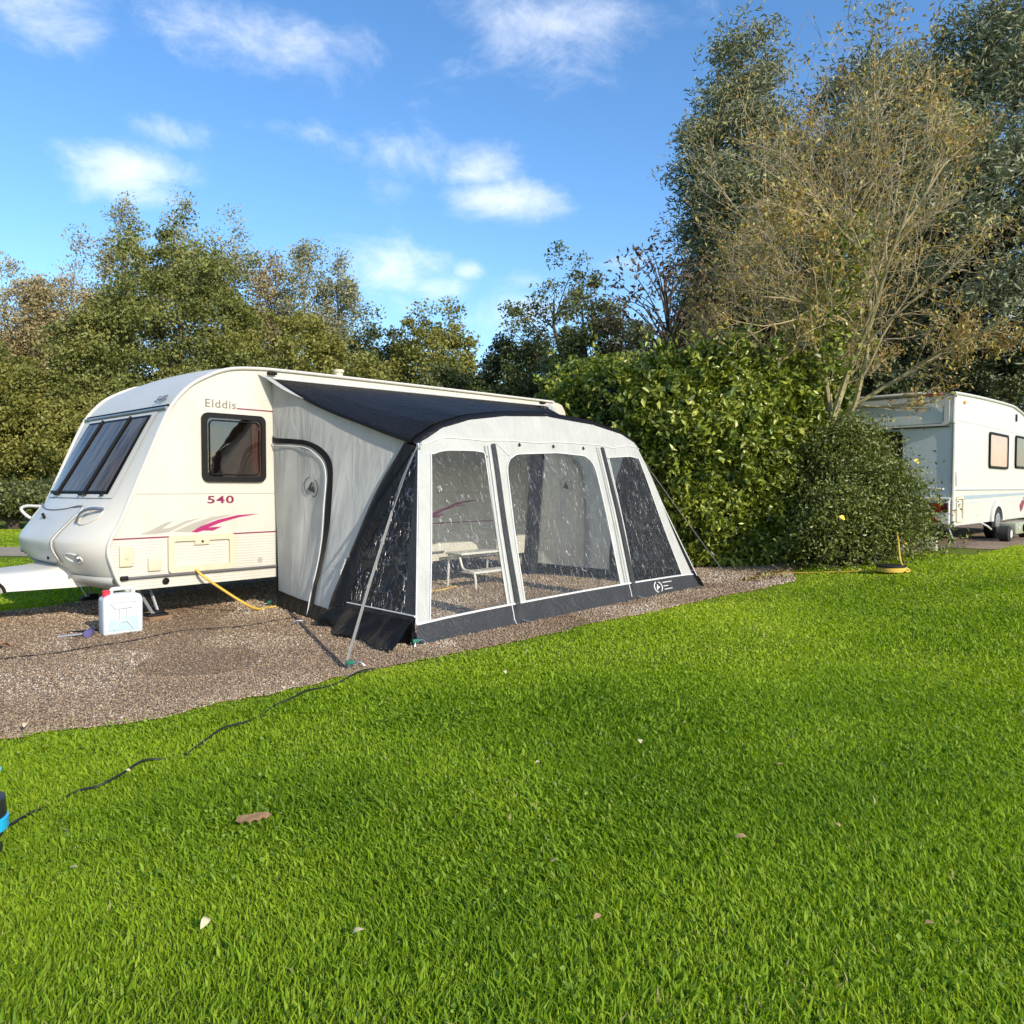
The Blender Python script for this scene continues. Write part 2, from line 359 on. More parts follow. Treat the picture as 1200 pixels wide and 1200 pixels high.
# front: gutter, three windows
MB().tube([(FX(y, 2.085) - .012, y, 2.085) for y in np.linspace(.04, 2.16, 14)], .018, 8).build('gutter_rail', alu, car)
MB().tube([(FX(y, 2.105) - .006, y, 2.112) for y in np.linspace(.04, 2.16, 14)], .012, 8).build('gutter_seal', rubber, car)
def fpatch(y0, y1, z0, z1, off, nu=8, nv=10, y0t=None, y1t=None):
    """patch on the raked front, y limits may differ at the top"""
    y0t = y0 if y0t is None else y0t; y1t = y1 if y1t is None else y1t
    def f(a, b):
        z = z0 + (z1 - z0) * b; lo = y0 + (y0t - y0) * b; hi = y1 + (y1t - y1) * b; y = lo + (hi - lo) * a
        return (FX(y, z) - off * .86, y, z + off * .4)
    return f
surround = MB().grid(fpatch(.20, 2.0, 1.20, 2.055, .012), 14, 14)
surround.build('window_surround', shellw, car)
MB().grid(fpatch(.29, 1.91, 1.235, 2.025, .017), 14, 12).build('window_seal', rubber, car)
curt = simple('window_curtains', (.70, .34, .19), .8, .85, 2.2, stretch=(1, 5, .9), bump=.3, bscale=9)
for (a, b) in ((.31, .735), (.765, 1.475), (1.505, 1.895)):
    fw = MB()
    for s_ in (0, 1): fw.grid(fpatch(a + (b - a - .02) * s_, a + .02 + (b - a - .02) * s_, 1.245, 2.018, .030), 1, 8)
    fw.grid(fpatch(a, b, 1.245, 1.263, .030), 5, 1); fw.grid(fpatch(a, b, 2.0, 2.018, .030), 5, 1)
    fo = fw.build('front_window', rubber, car)
    MB().grid(fpatch(a + .012, b - .012, 1.256, 2.01, .027), 6, 8).build('pane', pane_mat('front_pane', (.95, .85, .76), .0, 1.25), fo)
    MB().grid(fpatch(a + .02, b - .02, 1.26, 2.0, .0205), 6, 8).build('curtain', curt, fo)
for y in (.75, 1.49): MB().tube([(FX(y, z) - .034, y, z + .01) for z in np.linspace(1.235, 2.03, 8)], .012, 6).build('window_divider', rubber, car)
for y in (.36, .70, .82, 1.44, 1.55): MB().box((FX(y, 1.235) - .035, y, 1.238), (.025, .05, .022), bev=.005).build('window_catch', rubber, car)
# gas locker lid with its shut line
lid = MB().grid(fpatch(.62, 1.72, .57, 1.10, .010, y0t=.55, y1t=1.90), 14, 12); lid_o = lid.build('gas_locker_lid', simple('lid_paint', (.56, .54, .475), .42, .03, spec=.3, coat=.05), car)  # lid tone slightly darker than the shell
def fline(ptsyz, off=.012): return [(FX(y, z) - off, y, z + .003) for y, z in ptsyz]
sl = crom([(1.88, 1.13), (1.5, 1.085), (1.2, 1.075), (.9, 1.09), (.55, 1.115), (.60, .9), (.64, .75), (.66, .6), (.9, .555), (1.3, .555), (1.6, .57)], 6)
MB().tube(fline(sl), .007, 6).build('shut_line', simple('shut_line_grey', (.16, .16, .16), .6), lid_o)
MB().tube(fline([(y - .012, z - .004) for y, z in sl[24:44]], .013), .006, 6).build('lid_edge', white_pl, lid_o)
MB().box((FX(1.22, 1.0) - .016, 1.22, 1.0), (.02, .035, .10), bev=.004, rot=Matrix.Rotation(R(-20), 3, 'Y')).build('lid_latch', rubber, lid_o)
MB().box((FX(1.245, 1.0) - .012, 1.262, 1.0), (.02, .02, .10), bev=.004, rot=Matrix.Rotation(R(-20), 3, 'Y')).build('latch_plate', white_pl, lid_o)
MB().lathe([(.015, 0), (.018, .01), (.006, .016)], 12, (FX(.86, .62) - .02, .86, .62), 'x').build('lid_lock', rubber, lid_o)
# small badge writing on the lid: lies on the raked face
ax_y = Vector((0, -1, 0)); p0 = Vector((FX(1.34, .88), 1.34, .86)); up_ = (Vector((FX(1.34, .98), 1.34, .98)) - Vector((FX(1.34, .86), 1.34, .86))).normalized()
Mx = Matrix.Identity(4); nn = ax_y.cross(up_); 
for i in range(3): Mx[i][0] = ax_y[i]; Mx[i][1] = up_[i]; Mx[i][2] = nn[i]; Mx[i][3] = p0[i] + nn[i] * .016
text_part('lettering', 'Elddis', .10, Mx, greydecal, lid_o, 1.2, .004, 0, .2)
p0 = Vector((FX(.42, 2.15) - .006, .44, 2.165)); up_ = (Vector((FX(.4, 2.22), .4, 2.22)) - Vector((FX(.4, 2.15), .4, 2.15))).normalized(); nn = ax_y.cross(up_)
Mx = Matrix.Identity(4)
for i in range(3): Mx[i][0] = ax_y[i]; Mx[i][1] = up_[i]; Mx[i][2] = nn[i]; Mx[i][3] = p0[i] + nn[i] * .012
text_part('lettering', '540', .11, Mx, simple('slate_decal', (.12, .13, .15), .4), car, 1.3, .003, 0, .35)
# grab handles and marker lamps in their recesses
for yc, sg in ((.34, 1), (1.90, -1)):
    hp = crom([(yc - .14 * sg, 1.10), (yc - .06 * sg, 1.105), (yc + .03 * sg, 1.06), (yc + .085 * sg, .98)], 6)
    k = len(hp)
    MB().tube([(FX(y, z) - .02 - .075 * math.sin(math.pi * i / (k - 1)) - (.09 if sg < 0 else 0) * math.sin(math.pi * i / (k - 1)), y, z) for i, (y, z) in enumerate(hp)], .016, 8).build('grab_handle', white_pl if sg < 0 else chrome, car)
    rec = [(yc + a * .115 - .02 * sg, 1.035 + b * .075 - a * .03 * sg) for a, b in [(math.cos(t), math.sin(t)) for t in np.linspace(0, 2 * math.pi, 24, endpoint=False)]]
    MB().tube(fline(rec + rec[:2], .006), .008, 6).build('handle_recess', white_pl, car)
    lp = [(yc + .02 * sg + a * .10, .64 + b * .042 + a * .012 * sg) for a, b in [(math.cos(t), math.sin(t)) for t in np.linspace(0, 2 * math.pi, 24, endpoint=False)]]
    lo = MB().add(fline(lp, .004), [tuple(range(24))]).tube(fline(lp + lp[:2], .008), .008, 6).build('marker_lamp', white_pl, car)
    MB().lathe([(.032, 0), (.036, .012), (.014, .03)], 14, (FX(yc - .05 * sg, .645) - .03, yc - .055 * sg, .645), 'x').build('lens', chrome, lo)
# hitch cover: moulded white cowl running forward from the nose
hc = MB()
def cowl(a, b):
    x = -1.45 - 2.3 * b; hw = .50 - .16 * min(1, b * 2.5); top = .56 - .05 * min(1, b * 3) + (.02 if b < .2 else 0)
    an = a * math.pi; cy = math.cos(an); sy = math.sin(an)
    e_ = .32
    return (x, 1.1 + hw * math.copysign(abs(cy) ** e_, cy), .335 + (top - .335) * abs(sy) ** e_)
hc.grid(cowl, 20, 20)
hco = hc.build('hitch_cover', shellw, car)
arch = [(x_ * .22 - 2.52, .728, .33 + z_ * .14) for x_, z_ in [(math.cos(t), math.sin(t)) for t in np.linspace(0, math.pi, 16)]]
MB().prism(arch, (0, .01, 0)).build('wheel_notch', simple('grey_flap', (.30, .29, .27), .7), hco)
MB().tube([(x, .722, z) for x, _, z in arch], .014, 6).build('notch_edge', rubber, hco)
MB().tube(crom([(-3.1, .95, .70), (-2.7, .95, .75), (-2.48, .93, .74), (-2.38, .92, .66), (-2.37, .92, .54)], 6), .012, 7).build('breakaway_cable', rubber, hco)
MB().box((-2.37, .92, .565), (.05, .05, .13), bev=.01).build('cable_plug', rubber, hco)
# moulded bumper flare under the nose
fl = MB()
def flare(a, b):
    y = .0 + 1.0 * a; x = FX(y, .40) - .015 + .0 * b; z = .335 + .13 * b
    return (FX(y, .335 + .13 * b) - .03 * math.sin(math.pi * b) - .02, y + .02, z)
fl.grid(flare, 14, 6).build('nose_flare', shellw, car)
# side window
def sp(x, z, off=0.0): return (x, -off, z)
cxw, czw, ww, hw_ = -.414, 1.715, .70, .70
o_ = [sp(cxw + a, czw + b, .001) for a, b in rrect(ww, hw_, .07)]; i_ = [sp(cxw + a, czw + b, .001) for a, b in rrect(ww - .10, hw_ - .10, .05)]
fr = MB().frame(o_, i_, (0, -.035, 0)).build('side_window', rubber, car)
MB().add([sp(cxw + a, czw + b, .024) for a, b in rrect(ww - .09, hw_ - .09, .05)], [tuple(range(28))]).build('pane', pane_m, fr)
MB().tube([sp(cxw + a, czw + b, .030) for a, b in rrect(ww - .15, hw_ - .15, .05)] + [sp(cxw + (ww - .15) / 2, czw + .2, .030)], .007, 6).build('inner_seal', rubber, fr)
MB().add([sp(cxw + a, czw + b, .003) for a, b in rrect(ww - .09, hw_ - .09, .05)], [tuple(range(28))]).build('room_shade_sheet', dark_in, fr)  # dark sheet painted as the unlit room behind the pane
MB().grid(lambda a, b: (cxw + .20 + .10 * a + .05 * b * a, -.012 + .004 * math.sin(a * 25), czw - .29 + .58 * b), 24, 6).build('curtain', curtain_m, fr)
MB().prism([sp(cxw - .22, czw - .30, .006), sp(cxw + .22, czw - .30, .006), sp(cxw + .17, czw + .22, .006), sp(cxw + .02, czw - .0, .006)], (0, -.003, 0)).build('net_curtain', simple('net_cloth', (.20, .16, .13), .9, .3), fr)
# decals, writing, stripes
def decal(name, pts, mat, off=.0022, label=None):
    o = MB().prism([sp(x, z, .0005) for x, z in pts], (0, -off, 0)).build(name, mat, car)
    if label: o['label'] = label
    return o
decal('swoosh_decal', [(-1.376, .861), (-1.276, .894), (-1.118, .968), (-1.057, .973), (-1.17, .906), (-1.096, .91), (-.927, .976), (-.773, 1.005), (-.939, .945), (-1.096, .872), (-1.236, .857)], greydecal, label='grey painted swoosh')
decal('swoosh_decal', [(-1.058, .871), (-.878, .943), (-.651, 1.009), (-.441, 1.028), (-.652, .972), (-.779, .915), (-.889, .861)], greydecal, .0026, label='grey painted swoosh')
decal('swoosh_decal', [(-.879, .861), (-.779, .915), (-.6, .975), (-.374, 1.019), (-.138, 1.026), (-.374, .994), (-.561, .949), (-.704, .9), (-.554, .906), (-.653, .866), (-.755, .872), (-.818, .855)], magenta, .0034, label='magenta painted swoosh')
dx = 3.12
decal('swoosh_decal', [(x + dx, z + .05) for x, z in [(-.879, .861), (-.779, .915), (-.6, .975), (-.374, 1.019), (-.138, 1.026), (-.374, .994), (-.561, .949), (-.704, .9), (-.554, .906), (-.653, .866)]][::1], magenta, .003, label='magenta painted swoosh')
decal('swoosh_decal', [(2.55, 1.02), (2.75, 1.07), (3.0, 1.105), (3.33, 1.14), (3.05, 1.13), (2.8, 1.105)], maroon)
decal('stripe', [(-1.635, .816), (4.0, .832), (4.0, .845), (-1.637, .829)], maroon, .0018)
decal('stripe', [(-.375, 2.122), (4.2, 2.135), (4.2, 2.148), (-.375, 2.135)], maroon, .0018)
decal('stripe', [(3.985, .49), (4.0, .49), (4.0, .83), (3.985, .83)], maroon, .0024)
decal('panel_seam', [(-1.40, 1.241), (4.9, 1.239), (4.9, 1.245), (-1.40, 1.247)], simple('seam_grey', (.33, .32, .28), .5), .002)
text_part('lettering', 'Elddis', .118, SIDE_M(-.725, -.0005, 2.122), goldgrey, car, 1.10, .002, .0005)
for x0, w in ((-.728, .075), (-.728, .03)): pass
text_part('lettering', '540', .105, SIDE_M(-.712, -.0005, 1.147), maroon, car, 1.72, .002, .002)
# long-handled strip along the foot of the wall
MB().box((.5, -.018, .452), (4.1, .022, .026), bev=.008).build('rubbing_strip', simple('strip_grey', (.10, .10, .10), .5), car)
MB().box((-1.53, -.02, .455), (.07, .032, .042), bev=.01).build('strip_end', rubber, car)
MB().lathe([(.03, 0), (.034, -.012), (.022, -.02), (.02, -.008)], 14, (-1.14, -.001, .395), 'y').build('reflector', rubber, car)
MB().lathe([(.03, 0), (.03, -.004)], 14, (-.13, -.001, .53), 'y').build('plug_cap', greydecal, car)
# service hatch, covers
def framed(cx, cz, w, h, band, dep, mat, name):
    o = [sp(cx + a, cz + b, .001) for a, b in rrect(w, h, .035)]; i = [sp(cx + a, cz + b, .001) for a, b in rrect(w - 2 * band, h - 2 * band, .02)]
    return MB().frame(o, i, (0, -dep, 0)).build(name, mat, car)
ha = framed(-.772, .651, .69, .365, .058, .028, ivory, 'service_hatch')
MB().add([sp(-.772 + a, .651 + b, .006) for a, b in rrect(.58, .26, .02)], [tuple(range(28))]).build('hatch_panel', sidem, ha)
MB().box((-.775, -.016, .765), (.15, .022, .07), bev=.006).build('latch', ivory, ha)
MB().lathe([(.012, 0), (.012, -.006)], 10, (-.775, -.027, .765), 'y').build('latch_key', rubber, ha)
MB().box((-1.506, -.012, .66), (.125, .024, .20), bev=.01).box((-1.506, -.027, .675), (.03, .008, .09), bev=.003).build('vent_cover', ivory, car)
MB().box((-1.247, -.012, .567), (.12, .024, .13), bev=.006).build('socket_cover', ivory, car)
# windows inside the awning, door
fo = MB().frame([sp(1.3 + a, 1.75 + b, .001) for a, b in rrect(1.0, .62, .07)], [sp(1.3 + a, 1.75 + b, .001) for a, b in rrect(.9, .52, .05)], (0, -.03, 0)).build('side_window', rubber, car)
MB().add([sp(1.3 + a, 1.75 + b, .012) for a, b in rrect(.91, .53, .05)], [tuple(range(28))]).build('pane', simple('dark_pane', (.03, .03, .03), .06, .2), fo)
# chassis, wheel, steadies
MB().box((1.9, .75, .28), (6.0, .06, .10)).box((1.9, 1.45, .28), (6.0, .06, .10)).box((2.0, 1.1, .25), (.1, 2.0, .08)).build('chassis', under_m, car)
for y in (.10, 1.98):
    w = MB().lathe([(.30, 0), (.32, .04), (.32, .15), (.29, .19)], 28, (1.75, y, .32), 'y').build('wheel', tyre_m, car)
    MB().lathe([(.2, -.006), (.18, -.012), (.05, .012)], 20, (1.75, y if y < 1 else y + .19, .32), 'y').build('rim', rim_m, w)
def steady(x, y, dxf, mat):
    s = MB()
    for k in (-1, 1): s.tube([(x + .06 * k - dxf * .3, y, .33), (x + .028 * k + dxf, y - .10, .07)], .016, 6)
    s.tube([(x - .05 + dxf, y - .10, .07), (x + .05 + dxf, y - .10, .07)], .016, 6)
    so = s.build('corner_steady', mat, car)
    MB().box((x + dxf, y - .10, .055), (.20, .14, .035), bev=.006).box((x + dxf + .03, y - .10, .085), (.08, .08, .03), bev=.004).build('foot', rubber, so)
steady(-1.24, .24, .06, alu)
steady(-1.24, 1.95, .06, alu)
steady(4.86, .55, -.12, simple('cream_steel', (.62, .55, .40), .5, .15))
steady(4.86, 1.95, -.12, alu)
MB().lathe([(.05, 0), (.05, .10), (.065, .11), (.065, .14)], 14, (1.22, .45, 2.62)).build('roof_flue', ivory, car)
MB().box((2.9, .9, 2.69), (.5, .5, .07), bev=.02).build('roof_light', white_pl, car)
MB().box((3.7, .5, 2.68), (.35, .35, .05), bev=.02).build('roof_light', white_pl, car)
for y in (.12, 2.08): MB().box((5.25, y, .75), (.03, .16, .34), bev=.01).build('rear_lamp', redlens, car)
MB().box((5.26, 1.1, 1.7), (.03, 1.3, .6), bev=.012).build('rear_window', simple('rear_pane', (.02, .02, .02), .06), car)
# ------------------------------------------------------------------ awning
aw = empty('caravan_awning', O, TH, 'grey and black inflatable awning with clear windows pitched against the cream caravan', 'awning')
f_grey = fabric('grey_tent_cloth', (.54, .545, .51), .6, .25, .28, 1.6, (1.6, 1, .25))
f_wall = fabric('grey_side_cloth', (.80, .80, .75), .55, .55, .20, 1.1, (1, 1.3, .22))
f_navy = fabric('navy_roof_cloth', (.0110, .0100, .0095), .55, 0.0, .55, 1.6, (2.6, .35, 1.0), spec=.18)
f_black = fabric('black_tent_cloth', (.006, .006, .007), .5, 0.0, .22, 1.6, (1, 1, .5), spec=.22)
f_char = fabric('charcoal_cloth', (.032, .033, .035), .6, 0.0, .35, 2.2, (.7, 1, 1))
f_piping = simple('white_piping', (.62, .62, .60), .5, .04)
f_strap = simple('grey_webbing', (.12, .12, .125), .7, .15, 40)
f_zip = simple('zip_tape', (.035, .036, .036), .6, .25, 30)
pvc = film('clear_window_film', (.95, .96, .95), .04, .20, .44, long_=(9, 9, .5), lrot=(0, .22, 0), width=.05, fine=18.0, short=.10)
smoke = film('smoked_window_film', (.10, .10, .10), .03, .28, .36, short=.55, opaque=.8, dark=(.004, .004, .005), long_=(5, 5, 2.2), lrot=(.5, .3, 0), fine=11.0, width=.06)
AX = [.367, .42, .496, .663, 1.049, 1.558, 2.271, 3.137, 3.766, 4.065, 4.15, 4.189]; AZ = [1.718, 1.76, 1.80, 1.896, 2.005, 2.078, 2.130, 2.096, 2.007, 1.912, 1.855, 1.805]
BLc = np.array([-.283, -2.70, 0.]); BRc = np.array([4.651, -2.634, 0.])
def arch_pt(s, y=-2.0, dz=0.0):
    x = .367 + 3.822 * s; return np.array([x, y, float(np.interp(x, AX, AZ)) + dz])
def F(s, t, out=0.0):
    p = (1 - t) * (BLc + (BRc - BLc) * s) + t * arch_pt(s)
    p[1] -= .05 * math.sin(math.pi * min(1, t)) * (t ** 2) + out; p[2] += out * .35
    p[1] -= .010 * math.sin(9 * s + 5 * t) * math.sin(math.pi * t)
    return p
def lerp(a, b, t): return a + (b - a) * t
def span(name, lo, hi, t0, t1, mat, nu=8, nv=16, out=0.0, parent=aw, surf=F):
    """strip of a surface: t from t0 to t1 (each may vary with s-fraction), s between lo(t) and hi(t)"""
    def f(a, b):
        t = lerp(t0, t1, b); s = lerp(lo(t), hi(t), a); return surf(s, t, out)
    return MB().grid(f, nu, nv).build(name, mat, parent, ang=70)
def pl(pts):
    """piecewise-linear function through (t, s) pairs"""
    ts = [p[0] for p in pts]; ss = [p[1] for p in pts]
    return lambda t: float(np.interp(t, ts, ss))
TS = .092                                                     # top of the skirt
def seam(s): return float(np.interp(s, [0, .03, .2, .43, .8, .96, 1], [.985, .965, .88, .847, .872, .95, .985]))
# window outlines
w1l, w1r = pl([(.09, .032), (.9, .039)]), pl([(.09, .2395), (.82, .216)])
w2l = pl([(.09, .292), (.70, .2885), (.74, .292), (.765, .30), (.785, .314), (.793, .335)]); w2r = pl([(.09, .644), (.70, .666), (.74, .664), (.768, .655), (.786, .641), (.794, .627)])
w3l, w3r = pl([(.09, .703), (.80, .755)]), pl([(.09, .939), (.865, .944)])
c0, c1 = (lambda t: 0.0), (lambda t: 1.0)
# top of each sheet follows the photograph: left 0.897 -> 0.817, right 0.80 -> 0.865
def pane_top(s): return float(np.interp(s, [.03, .216, .292, .66, .755, .944], [.895, .817, .793, .793, .803, .865]))
def pane(name, l, r, flat_top=None):
    def f(a, b):
        st = lerp(l(.8), r(.8), a); T = pane_top(st) if flat_top is None else flat_top
        t = lerp(TS, T, b); return F(lerp(l(t), r(t), a), t)
    return MB().grid(f, 26, 26).build(name, pvc, aw, ang=80)
p1 = pane('window_pane', w1l, w1r); p1['label'] = 'clear creased left window pane'
p2 = pane('door_pane', w2l, w2r, .794); p2['label'] = 'clear creased door pane with rounded top'
p3 = pane('window_pane', w3l, w3r); p3['label'] = 'clear creased right window pane'
# grey cloth round the windows
cloth = MB()
def strip(l, r, topf, nu=5, nv=30):
    def f(a, b):
        t0 = TS; sa = lerp(l(.8), r(.8), a); T = topf(sa); t = lerp(t0, T, b); return F(lerp(l(t), r(t), a), t)
    cloth.grid(f, nu, nv)
strip(c0, w1l, pane_top, 3); strip(w1r, w2l, lambda s: .793, 6); strip(w2r, w3l, lambda s: .794, 6); strip(w3r, c1, pane_top, 4)
def topband(a, b):
    s = a; T0 = pane_top(s)
    if .216 < s < .755: T0 = .7935
    return F(s, lerp(T0, 1.0, b))
cloth.grid(topband, 70, 10)
cloth.build('front_panel', f_grey, aw, ang=75)
# piping on seams and round the panes
def piping(st, r=.008, mat=f_piping, name='piping', out=.006): return MB().tube([F(s, t, out) for s, t in st], r, 6).build(name, mat, aw)
piping([(s, seam(s)) for s in np.linspace(.01, .99, 40)], .006)
piping([(s, TS) for s in np.linspace(0, 1, 30)], .011)
piping([(w1l(t), t) for t in np.linspace(TS, .895, 20)] + [(s, pane_top(s)) for s in np.linspace(.045, .21, 8)] + [(w1r(t), t) for t in np.linspace(.81, TS, 20)], .006)
piping([(w2l(t), t) for t in np.linspace(TS, .79, 40)] + [(s, .794) for s in np.linspace(.34, .62, 10)] + [(w2r(t), t) for t in np.linspace(.79, TS, 40)], .007)
piping([(w3l(t), t) for t in np.linspace(TS, .80, 20)] + [(s, pane_top(s)) for s in np.linspace(.765, .935, 8)] + [(w3r(t), t) for t in np.linspace(.865, TS, 20)], .006)
for a, b in (((.263, .855), (.305, .785)), ((.72, .85), (.663, .775))): piping([a, b], .004)
# dark straps either side of the door, running down to the pegs
for lo, hi, lx in ((pl([(.014, .262), (.855, .241)]), pl([(.014, .277), (.855, .256)]), 0), (pl([(.014, .682), (.86, .727)]), pl([(.014, .700), (.86, .743)]), 1)):
    so = span('door_strap', lo, hi, .004, .855, f_char, 2, 40, .016); so['label'] = 'dark strap between white bands'
    MB().tube([F(lo(t) - .012, t, .018 + .004 * math.sin(t * 40)) for t in np.linspace(.02, .85, 50)], .005, 6).build('zip', f_piping, so)
    MB().tube([F(lo(t) - .024, t, .012) for t in np.linspace(.1, .85, 40)], .004, 6).build('zip_edge', simple('zip_grey', (.25, .25, .25), .6), so)
    q = F((lo(0) + hi(0)) / 2, .004, .02); MB().tube([q, q + np.array([-.03, -.04, -.0])], .012, 6).tube([q + np.array([0, 0, .03]), q + np.array([.05, -.06, .012])], .007, 6).build('buckle', chrome, so)
for s, t in ((.348, .838), (.489, .825), (.633, .833)): MB().prism([F(s + a * .0045, t + b * .011, .012) for a, b in ((-1, -.4), (1, -.4), (.3, 1), (-.3, 1))], (0, -.006, 0)).build('toggle', rubber, aw)
MB().tube([F(.437, .79, .012), F(.437, .765, .014)], .006, 6).build('toggle', rubber, aw)
# skirt of the front
def skirt(a, b):
    p = F(a, TS * b, .008); p[1] -= .03 * (1 - b) * (.4 + .6 * math.sin(a * 37) ** 2); return p
MB().grid(skirt, 70, 6).build('mud_skirt', f_char, aw, ang=75)
# emblem: tent peak in an open ring
def emblem(S, s0, t0, rs, rt, mat, name, parent, out=.014, lines=False):
    e = MB(); k = 28
    for lo_, hi_ in ((.06, .44), (.56, .94)):
        e.tube([S(s0 + rs * math.cos(2 * math.pi * (q + .25)), t0 + rt * math.sin(2 * math.pi * (q + .25)), out) for q in np.linspace(lo_, hi_, k)], .0045 if not lines else .009, 5)
    tri = [(-.52, -.45), (-.08, .55), (.05, .55), (.0, -.05), (.22, .25), (.58, -.45)]
    base = [np.array(S(s0 + rs * a, t0 + rt * b, out)) for a, b in tri]
    e.add(base, [tuple(range(6))])
    return e.build(name, mat, parent)
def FF(s, t, out): return F(s, t, out)
em = emblem(FF, .797, .045, .018, .030, f_piping, 'emblem', aw, .022, True)
for t, a, b in ((.066, .823, .868), (.045, .823, .845), (.026, .823, .862)): MB().tube([F(s, t, .02) for s in np.linspace(a, b, 6)], .006, 5).build('emblem_line', f_piping, em)
# ---- sides
LE = np.array([[-.202, -1.288, 0.0], [-.137, -1.308, .244], [-.076, -1.349, .423], [.046, -1.444, .782], [.166, -1.517, 1.135], [.261, -1.622, 1.415], [.322, -1.728, 1.595], [.375, -1.818, 1.75]])
RB = np.array([[-.20, -1.55, 0.0], [-.133, -1.589, .255], [.022, -1.635, .712], [.14, -1.77, 1.059], [.222, -1.848, 1.3], [.288, -1.92, 1.493], [.347, -1.985, 1.70]])
LE_s = np.array(crom(LE, 6)); RB_s = np.array(crom(RB, 6))
def along(P, b):
    d = np.r_[0, np.cumsum(np.linalg.norm(np.diff(P, axis=0), axis=1))]; d /= d[-1]
    return np.array([np.interp(b, d, P[:, k]) for k in range(3)])
k00, k01, k10, k11 = np.array([.07, -.012, 0]), np.array([.03, -.012, 2.47]), LE[0], LE[-1]
def Wl(a, b, out=0.0):
    l = k00 + (k01 - k00) * b; r = along(LE_s, b); bo = k00 + (k10 - k00) * a; to = k01 + (k11 - k01) * a
    to = to + np.array([0, 0, -.05 * math.sin(math.pi * a)])
    p = (1 - a) * l + a * r + (1 - b) * bo + b * to - ((1 - a) * (1 - b) * k00 + a * (1 - b) * k10 + (1 - a) * b * k01 + a * b * k11)
    w = math.sin(math.pi * min(1, max(0, a))) * math.sin(math.pi * min(1, max(0, b)))
    p = p + np.array([w * (.018 * math.sin(11 * a + 7 * b) + .012 * math.sin(23 * a - 5 * b)) - out, 0, 0]); return p
fe0, fe1 = BLc, np.array([.367, -2.0, 1.718])
def Lp(a, b, out=0.0):
    p = (1 - a) * along(RB_s, b) + a * (fe0 + (fe1 - fe0) * b); return p + np.array([-out, 0, 0])
def mir(p): return np.array([4.55 - p[0] - .18 * (1 - p[2] / 1.8), p[1], p[2] * (1 + .03 * min(1, p[2] / 1.8))])
door_o = [(.0, .756), (.045, .756), (.2, .79), (.344, .817), (.466, .817), (.575, .775), (.637, .692), (.687, .539), (.731, .35), (.762, .159), (.771, .005)]
door_i = [(.0, .730), (.045, .733), (.2, .768), (.35, .794), (.438, .789), (.528, .756), (.594, .678), (.636, .53), (.67, .341), (.684, .151), (.690, .005)]
